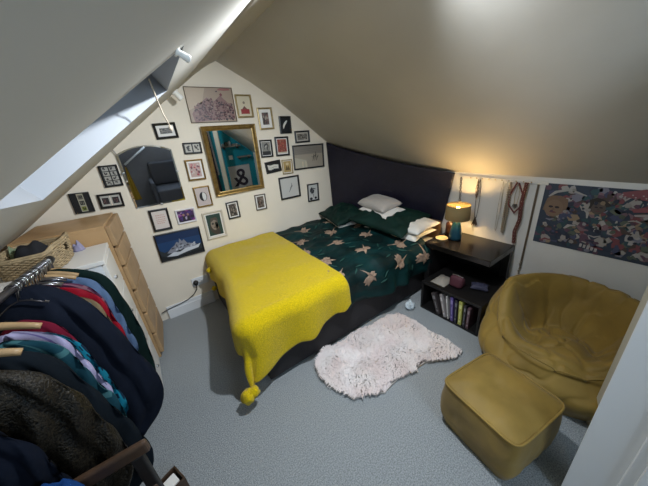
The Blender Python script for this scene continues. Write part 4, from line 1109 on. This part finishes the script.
# many wire hooks along the rail
for i in range(22):
    y = 1.33+.021*i
    q = rail_pt(y); bm = bmesh.new(); pts = [(-.001, 0, -.05)]
    for k in range(9):
        a = -PI*.35+PI*1.35*k/8; pts.append((.017*math.cos(a), 0, .017*math.sin(a)))
    tube(bm, pts, .0024, 5)
    tube(bm, [(-.07, 0, -.085), (-.03, 0, -.058), (0, 0, -.048), (.03, 0, -.058), (.07, 0, -.085)], .003, 5)
    o = obj('wire_hanger', bm, M_silver if i % 3 else M_rail, smooth=True); o.location = q; o.rotation_euler = (0, R(rnd.uniform(-8, 8)), R(rnd.uniform(-10, 10)))
    tag(o, 'thin wire hanger packed among others on the bare far end of the clothes rail', 'hanger', 'wire hangers on the clothes rail')

# wooden chair at the lower left with clothes dropped on it
wc = thing('wooden_chair', 'dark brown wooden chair whose back rail crosses the lowest garments', 'chair', (-.42, .66, 0)); O7 = (-.42, .66, 0)
def bar(a, b, w, h, bev=.006):
    a, b = Vector(a), Vector(b); d = (b-a); Ln = d.length; bm = bmesh.new()
    rot = d.to_track_quat('X', 'Z').to_matrix().to_4x4()
    box(bm, 0, Ln, -w/2, w/2, -h/2, h/2, bev=bev, M=Matrix.Translation(a) @ rot, seg=3); return bm
obj('back_rail', L(bar((-.62, .81, .725), (-.222, .795, .74), .024, .05, .011), O7), M_dwood, wc)
obj('back_rail', L(bar((-.60, .80, .55), (-.25, .79, .55), .018, .04), O7), M_dwood, wc)
for x in (-.59, -.262): obj('leg', L(bar((x, .80, 0), (x, .80, .72), .03, .034), O7), M_blkwood, wc)
for x in (-.59, -.262): obj('leg', L(bar((x, .50, 0), (x, .50, .42), .034, .034), O7), M_dwood, wc)
obj('seat', L(bx(-.615, -.235, .48, .785, .42, .45, bev=.01), O7), M_dwood, wc)
def lump(name, label, cat, c, s, m, seed):
    bm = bmesh.new(); sphere(bm, (0, 0, 0), 1, seg=28)
    for v in bm.verts:
        d = v.co.copy(); k = 1+.25*nz3(d.x*1.6+seed, d.y*1.6, d.z*1.6)+.08*nz3(d.x*5+seed, d.y*5, d.z*5); v.co = Vector((d.x*s[0]*k, d.y*s[1]*k, d.z*s[2]*k))
    o = obj(name, bm, m, smooth=True); o.location = c; return tag(o, label, cat)
lump('blue_cloth', 'cobalt blue cloth bundle in the bottom left corner', 'cloth', (-.395, .715, .69), (.045, .05, .20), cloth('cobalt_cloth', (.012, .06, .22)), 2)
lump('sequin_bag', 'silver sequinned bag at the bottom left edge', 'bag', (-.455, .675, .76), (.040, .035, .20), mat('silver_sequins', (.30, .29, .27), .35, metal=.7, nz=(70, .8), bump=(90, 1)), 4)
# little wooden box on the floor at the bottom edge
wb = thing('wooden_box', 'small dark wooden box with white paper on the floor at the bottom edge', 'box', (-.315, 1.125, 0), (0, 0, R(22)))
for a in ((-.05, .05, -.05, -.042), (-.05, .05, .042, .05), (-.05, -.042, -.042, .042), (.042, .05, -.042, .042)):
    obj('side', bx(*a, 0, .08, bev=.001), M_dwood, wb)
obj('bottom', bx(-.042, .042, -.042, .042, 0, .006), M_dwood, wb)
o = obj('paper', bx(-.030, .030, -.030, .030, .007, .072, bev=.004), M_mat); o.location = (-.315, 1.125, 0); o.rotation_euler = (0, 0, R(22)); o.name = 'paper_stack'
tag(o, 'white paper inside the small wooden box', 'paper')

# ------------------------------------------------------------------ things seen only in the mirrors
def shelf(x0, x1, z, label):
    t = thing('wall_shelf', label, 'shelf', ((x0+x1)/2, YT, z), (0, 0, 0), 'grey shelves on the teal wall'); w = (x1-x0)/2
    obj('board', bx(-w, w, .0, .10, -.012, .012, bev=.002), mat('grey_shelf', (.22, .20, .18), .6), t)
    for x in (-w*.7, w*.7): obj('bracket', bx(x-.008, x+.008, 0, .08, -.05, -.012), M_rail, t)
shelf(1.72, 2.11, 1.315, 'upper grey shelf on the teal wall reflected in the gold mirror')
shelf(2.02, 2.31, 1.085, 'lower grey shelf on the teal wall reflected in the gold mirror')
r = random.Random(3)
for i, (x, c, lb) in enumerate(((1.76, (.6, .6, .58), 'round white ornament on the upper shelf'), (1.83, (.10, .09, .09), 'black box on the upper shelf'), (1.90, (.45, .45, .42), 'pale grey card box on the upper shelf'), (1.98, (.2, .19, .16), 'taupe jar on the upper shelf'), (2.05, (.35, .33, .28), 'stone coloured small jar at the shelf end'))):
    bm = bmesh.new()
    h = .05+.02*(i % 3)
    if x > 1.94: h = .03
    if i % 2 == 0: lathe(bm, [(.018, 0), (.026, .01), (.028, h*.6), (.018, h*.9), (.012, h)], n=18)
    else: box(bm, -.03, .03, -.02, .02, 0, h, bev=.003)
    o = obj('shelf_ornament', bm, flat(c), smooth=(i % 2 == 0)); o.location = (x, YT+.05, 1.327); tag(o, lb, 'ornament', 'ornaments on the teal wall shelves')
t = thing('light_switch', 'white square switch on the teal wall', 'switch', (1.89, YT, 1.09)); obj('plate', bx(-.04, .04, 0, .01, -.04, .04, bev=.003), M_white, t); obj('rocker', bx(-.012, .012, .009, .014, -.018, .018, bev=.002), M_white, t)
t = thing('ampersand_print', 'framed print of a big dark ampersand on the teal wall', 'picture', (2.02, YT, .64)); 
w, h = .47, .54
bm = bmesh.new()
for a in ((-w/2, w/2, h/2-.012, h/2), (-w/2, w/2, -h/2, -h/2+.012), (-w/2, -w/2+.012, -h/2+.012, h/2-.012), (w/2-.012, w/2, -h/2+.012, h/2-.012)): box(bm, a[0], a[1], 0, .02, a[2], a[3])
obj('frame', bm, mat('pale_grey_frame', (.5, .5, .5), .5), t)
obj('paper', bx(-w/2+.01, w/2-.01, .001, .012, -h/2+.01, h/2-.01), flat((.55, .55, .56)), t)
cu = bpy.data.curves.new('ampersand', 'FONT'); cu.body = '&'; cu.size = .52; cu.extrude = .001; cu.align_x = 'CENTER'; cu.align_y = 'CENTER'; cu.offset = .006
tmp = bpy.data.objects.new('tmp', cu); C.objects.link(tmp)
me = bpy.data.meshes.new_from_object(tmp.evaluated_get(bpy.context.evaluated_depsgraph_get())); bpy.data.objects.remove(tmp)
o = bpy.data.objects.new('ampersand', me); C.objects.link(o); o.parent = t; me.materials.clear(); me.materials.append(flat((.02, .012, .03)))
o.location = (0, .014, 0); o.rotation_euler = (R(90), 0, R(180))
# garments on pegs left of the teal wall
for i, (x, w, z1, c, lb) in enumerate(((1.40, .07, .55, (.16, .05, .06), 'maroon dress hanging on the teal wall end'), (1.50, .06, .80, (.45, .47, .48), 'pale patterned top hanging on the teal wall end'), (1.45, .08, .35, (.05, .04, .05), 'long black dress hanging lowest on the teal wall end'))):
    bm = bmesh.new(); z0 = 1.72-.05*i; yy = YT+.045+.045*i
    grid(bm, lambda u, v: Vector((x+(w*(.5+.5*v))*math.cos(2*PI*u), yy+(.018+.006*math.sin(2*PI*u*5))*math.sin(2*PI*u), z0+(z1-z0)*v)), 30, 12, wrap=True)
    bm.faces.new([v for v in bm.verts if abs(v.co.z-z0) < 1e-4]); 
    o = obj('hanging_dress', bm, cloth('dress_%d' % i, c), smooth=True); tag(o, lb, 'dress', 'clothes hung beside the teal wall')
    bm = bmesh.new(); tube(bm, [(x, YT, z0+.0), (x, yy, z0+.003)], .004, 6); tag(obj('coat_peg', bm, M_silver), 'steel coat peg above '+lb.split(' hanging')[0], 'peg', 'coat pegs')
# landing things seen dimly in the arched mirror
ac = thing('armchair', 'dark armchair on the landing seen in the arched mirror', 'armchair', (.55, -1.05, 0)); M_arm = mat('charcoal_cloth', (.05, .05, .06), .8)
for nm, a in (('seat', (-.3, .3, -.3, .3, .1, .42)), ('backrest', (-.3, .3, -.38, -.26, .42, .9)), ('armrest', (-.38, -.3, -.3, .3, .1, .6)), ('armrest', (.3, .38, -.3, .3, .1, .6))):
    obj(nm, bx(*a, bev=.04, seg=3), M_arm, ac)
for x in (-.33, .33):
    for y in (-.27, .27): obj('leg', bx(x-.02, x+.02, y-.02, y+.02, 0, .11), M_dwood, ac)
bm = bmesh.new(); grid(bm, lambda u, v: Vector((.08-.09*v+u*(.02+.16*v), .004*math.sin(u*14), -.70*v)), 16, 20); bmesh.ops.solidify(bm, geom=bm.faces[:], thickness=.004)
o = obj('yellow_scarf', bm, mat('yellow_silk', (.60, .38, .03), .6)); o.location = (-.22, YB+.02, .86); tag(o, 'yellow scarf pinned on the landing wall, seen in the arched mirror', 'scarf')

hr = thing('handrail', 'white sloping handrail on the landing wall, seen in the arched mirror', 'handrail', (.09, YB, 1.05))
bm = bmesh.new(); tube(bm, [(-.22, .06, -.14), (.22, .06, .16)], .018, 10); obj('bar', bm, M_white, hr, smooth=True)
for x_, z_ in ((-.15, -.092), (.15, .112)):
    bm = bmesh.new(); tube(bm, [(x_, .06, z_), (x_, 0, z_-.02)], .008, 8); obj('bracket', bm, M_silver, hr)
# ------------------------------------------------------------------ lights
def light(name, kind, loc, energy, col, **k):
    d = bpy.data.lights.new(name, kind); d.energy = energy; d.color = col
    rot = k.pop('rot', None)
    for a, b in k.items(): setattr(d, a, b)
    o = bpy.data.objects.new(name, d); C.objects.link(o); o.location = loc
    if rot: o.rotation_euler = rot
    return o
# pendant bulb under the ridge, just above the frame
pl = thing('pendant_lamp', 'pendant with a spot head and an added fill head under the ridge', 'lamp', (.85, .85, 2.235))
bm = bmesh.new(); tube(bm, [(0, 0, .02), (0, 0, -.05)], .004, 6); obj('flex', bm, M_rub, pl)
bm = bmesh.new(); tube(bm, [(0, 0, -.05), (0, 0, -.085)], .014, 12); obj('holder', bm, M_white, pl)
ax = Vector((-.28, .47, -.84)).normalized()
bm = bmesh.new(); lathe(bm, [(.016, .05), (.030, .04), (.036, .0), (.034, .0), (.028, .03)], n=28, cap=(True, False))
rm = ax.to_track_quat('-Z', 'Y').to_matrix().to_4x4()
for v in bm.verts: v.co = rm @ v.co+Vector((0, 0, -.12))
obj('lamp_shade', bm, M_white, pl, smooth=True)
light('pendant_light', 'SPOT', (.85, .85, 2.105), 95, (.86, .93, 1.0), shadow_soft_size=.03, spot_size=R(158), spot_blend=.9, rot=ax.to_track_quat('-Z', 'Y').to_euler())
light('lamp_light', 'POINT', (lx, ly, .58+.27), 44, (1, .66, .27), shadow_soft_size=.03)
ax2 = Vector((.35, -.55, -.75)).normalized()  # extra spot head and shade, added as fill for the teal wall side
bm = bmesh.new(); lathe(bm, [(.016, .05), (.030, .04), (.036, .0), (.034, .0), (.028, .03)], n=28, cap=(True, False))
rm = ax2.to_track_quat('-Z', 'Y').to_matrix().to_4x4()
for v in bm.verts: v.co = rm @ v.co+Vector((.03, -.07, -.12))
obj('lamp_shade', bm, M_white, pl, smooth=True)
light('front_fill_spot', 'SPOT', (.88, .78, 2.105), 26, (.86, .93, 1.0), shadow_soft_size=.03, spot_size=R(150), spot_blend=.8, rot=ax2.to_track_quat('-Z', 'Y').to_euler())
wl = light('landing_fill_light', 'AREA', (.62, YB+.03, 1.58), 16, (.62, .80, 1.0), shape='RECTANGLE', size=.6, size_y=.55, rot=(R(90), 0, 0))  # unseen cool fill, added to brighten the left slope and door post
bm = bmesh.new()  # window frame made up to surround the added fill light
for a_ in ((.28, .32, 1.265, 1.895), (.92, .96, 1.265, 1.895), (.32, .92, 1.265, 1.30), (.32, .92, 1.86, 1.895)): box(bm, a_[0], a_[1], YB, YB+.04, a_[2], a_[3])
struct('added_window_frame', bm, M_white)
w = bpy.data.worlds.new('World'); sc.world = w; w.use_nodes = True
w.node_tree.nodes['Background'].inputs[0].default_value = (.25, .40, .75, 1); w.node_tree.nodes['Background'].inputs[1].default_value = .08

# ------------------------------------------------------------------ camera
yaw, pitch, roll, f = R(33.163), R(23.019), R(-5.822), 262.75
cy, sy, cp, sp = math.cos(yaw), math.sin(yaw), math.cos(pitch), math.sin(pitch)
fw = Vector((sy*cp, cy*cp, -sp)); rt = Vector((cy, -sy, 0)); up = rt.cross(fw)
c, s = math.cos(roll), math.sin(roll)
X = c*rt+s*up; Y = -s*rt+c*up; Z = -fw
cam = bpy.data.cameras.new('camera'); co_ = bpy.data.objects.new('camera', cam); C.objects.link(co_)
co_.matrix_world = Matrix(((X.x, Y.x, Z.x, 0), (X.y, Y.y, Z.y, 0), (X.z, Y.z, Z.z, 1.6), (0, 0, 0, 1)))
cam.sensor_width = 36; cam.lens = f/648*36; cam.clip_start = .01; cam.clip_end = 50
sc.camera = co_
sc.view_settings.view_transform = 'Standard'; sc.view_settings.look = 'None'; sc.view_settings.gamma = 1
sc.view_settings.exposure = .28
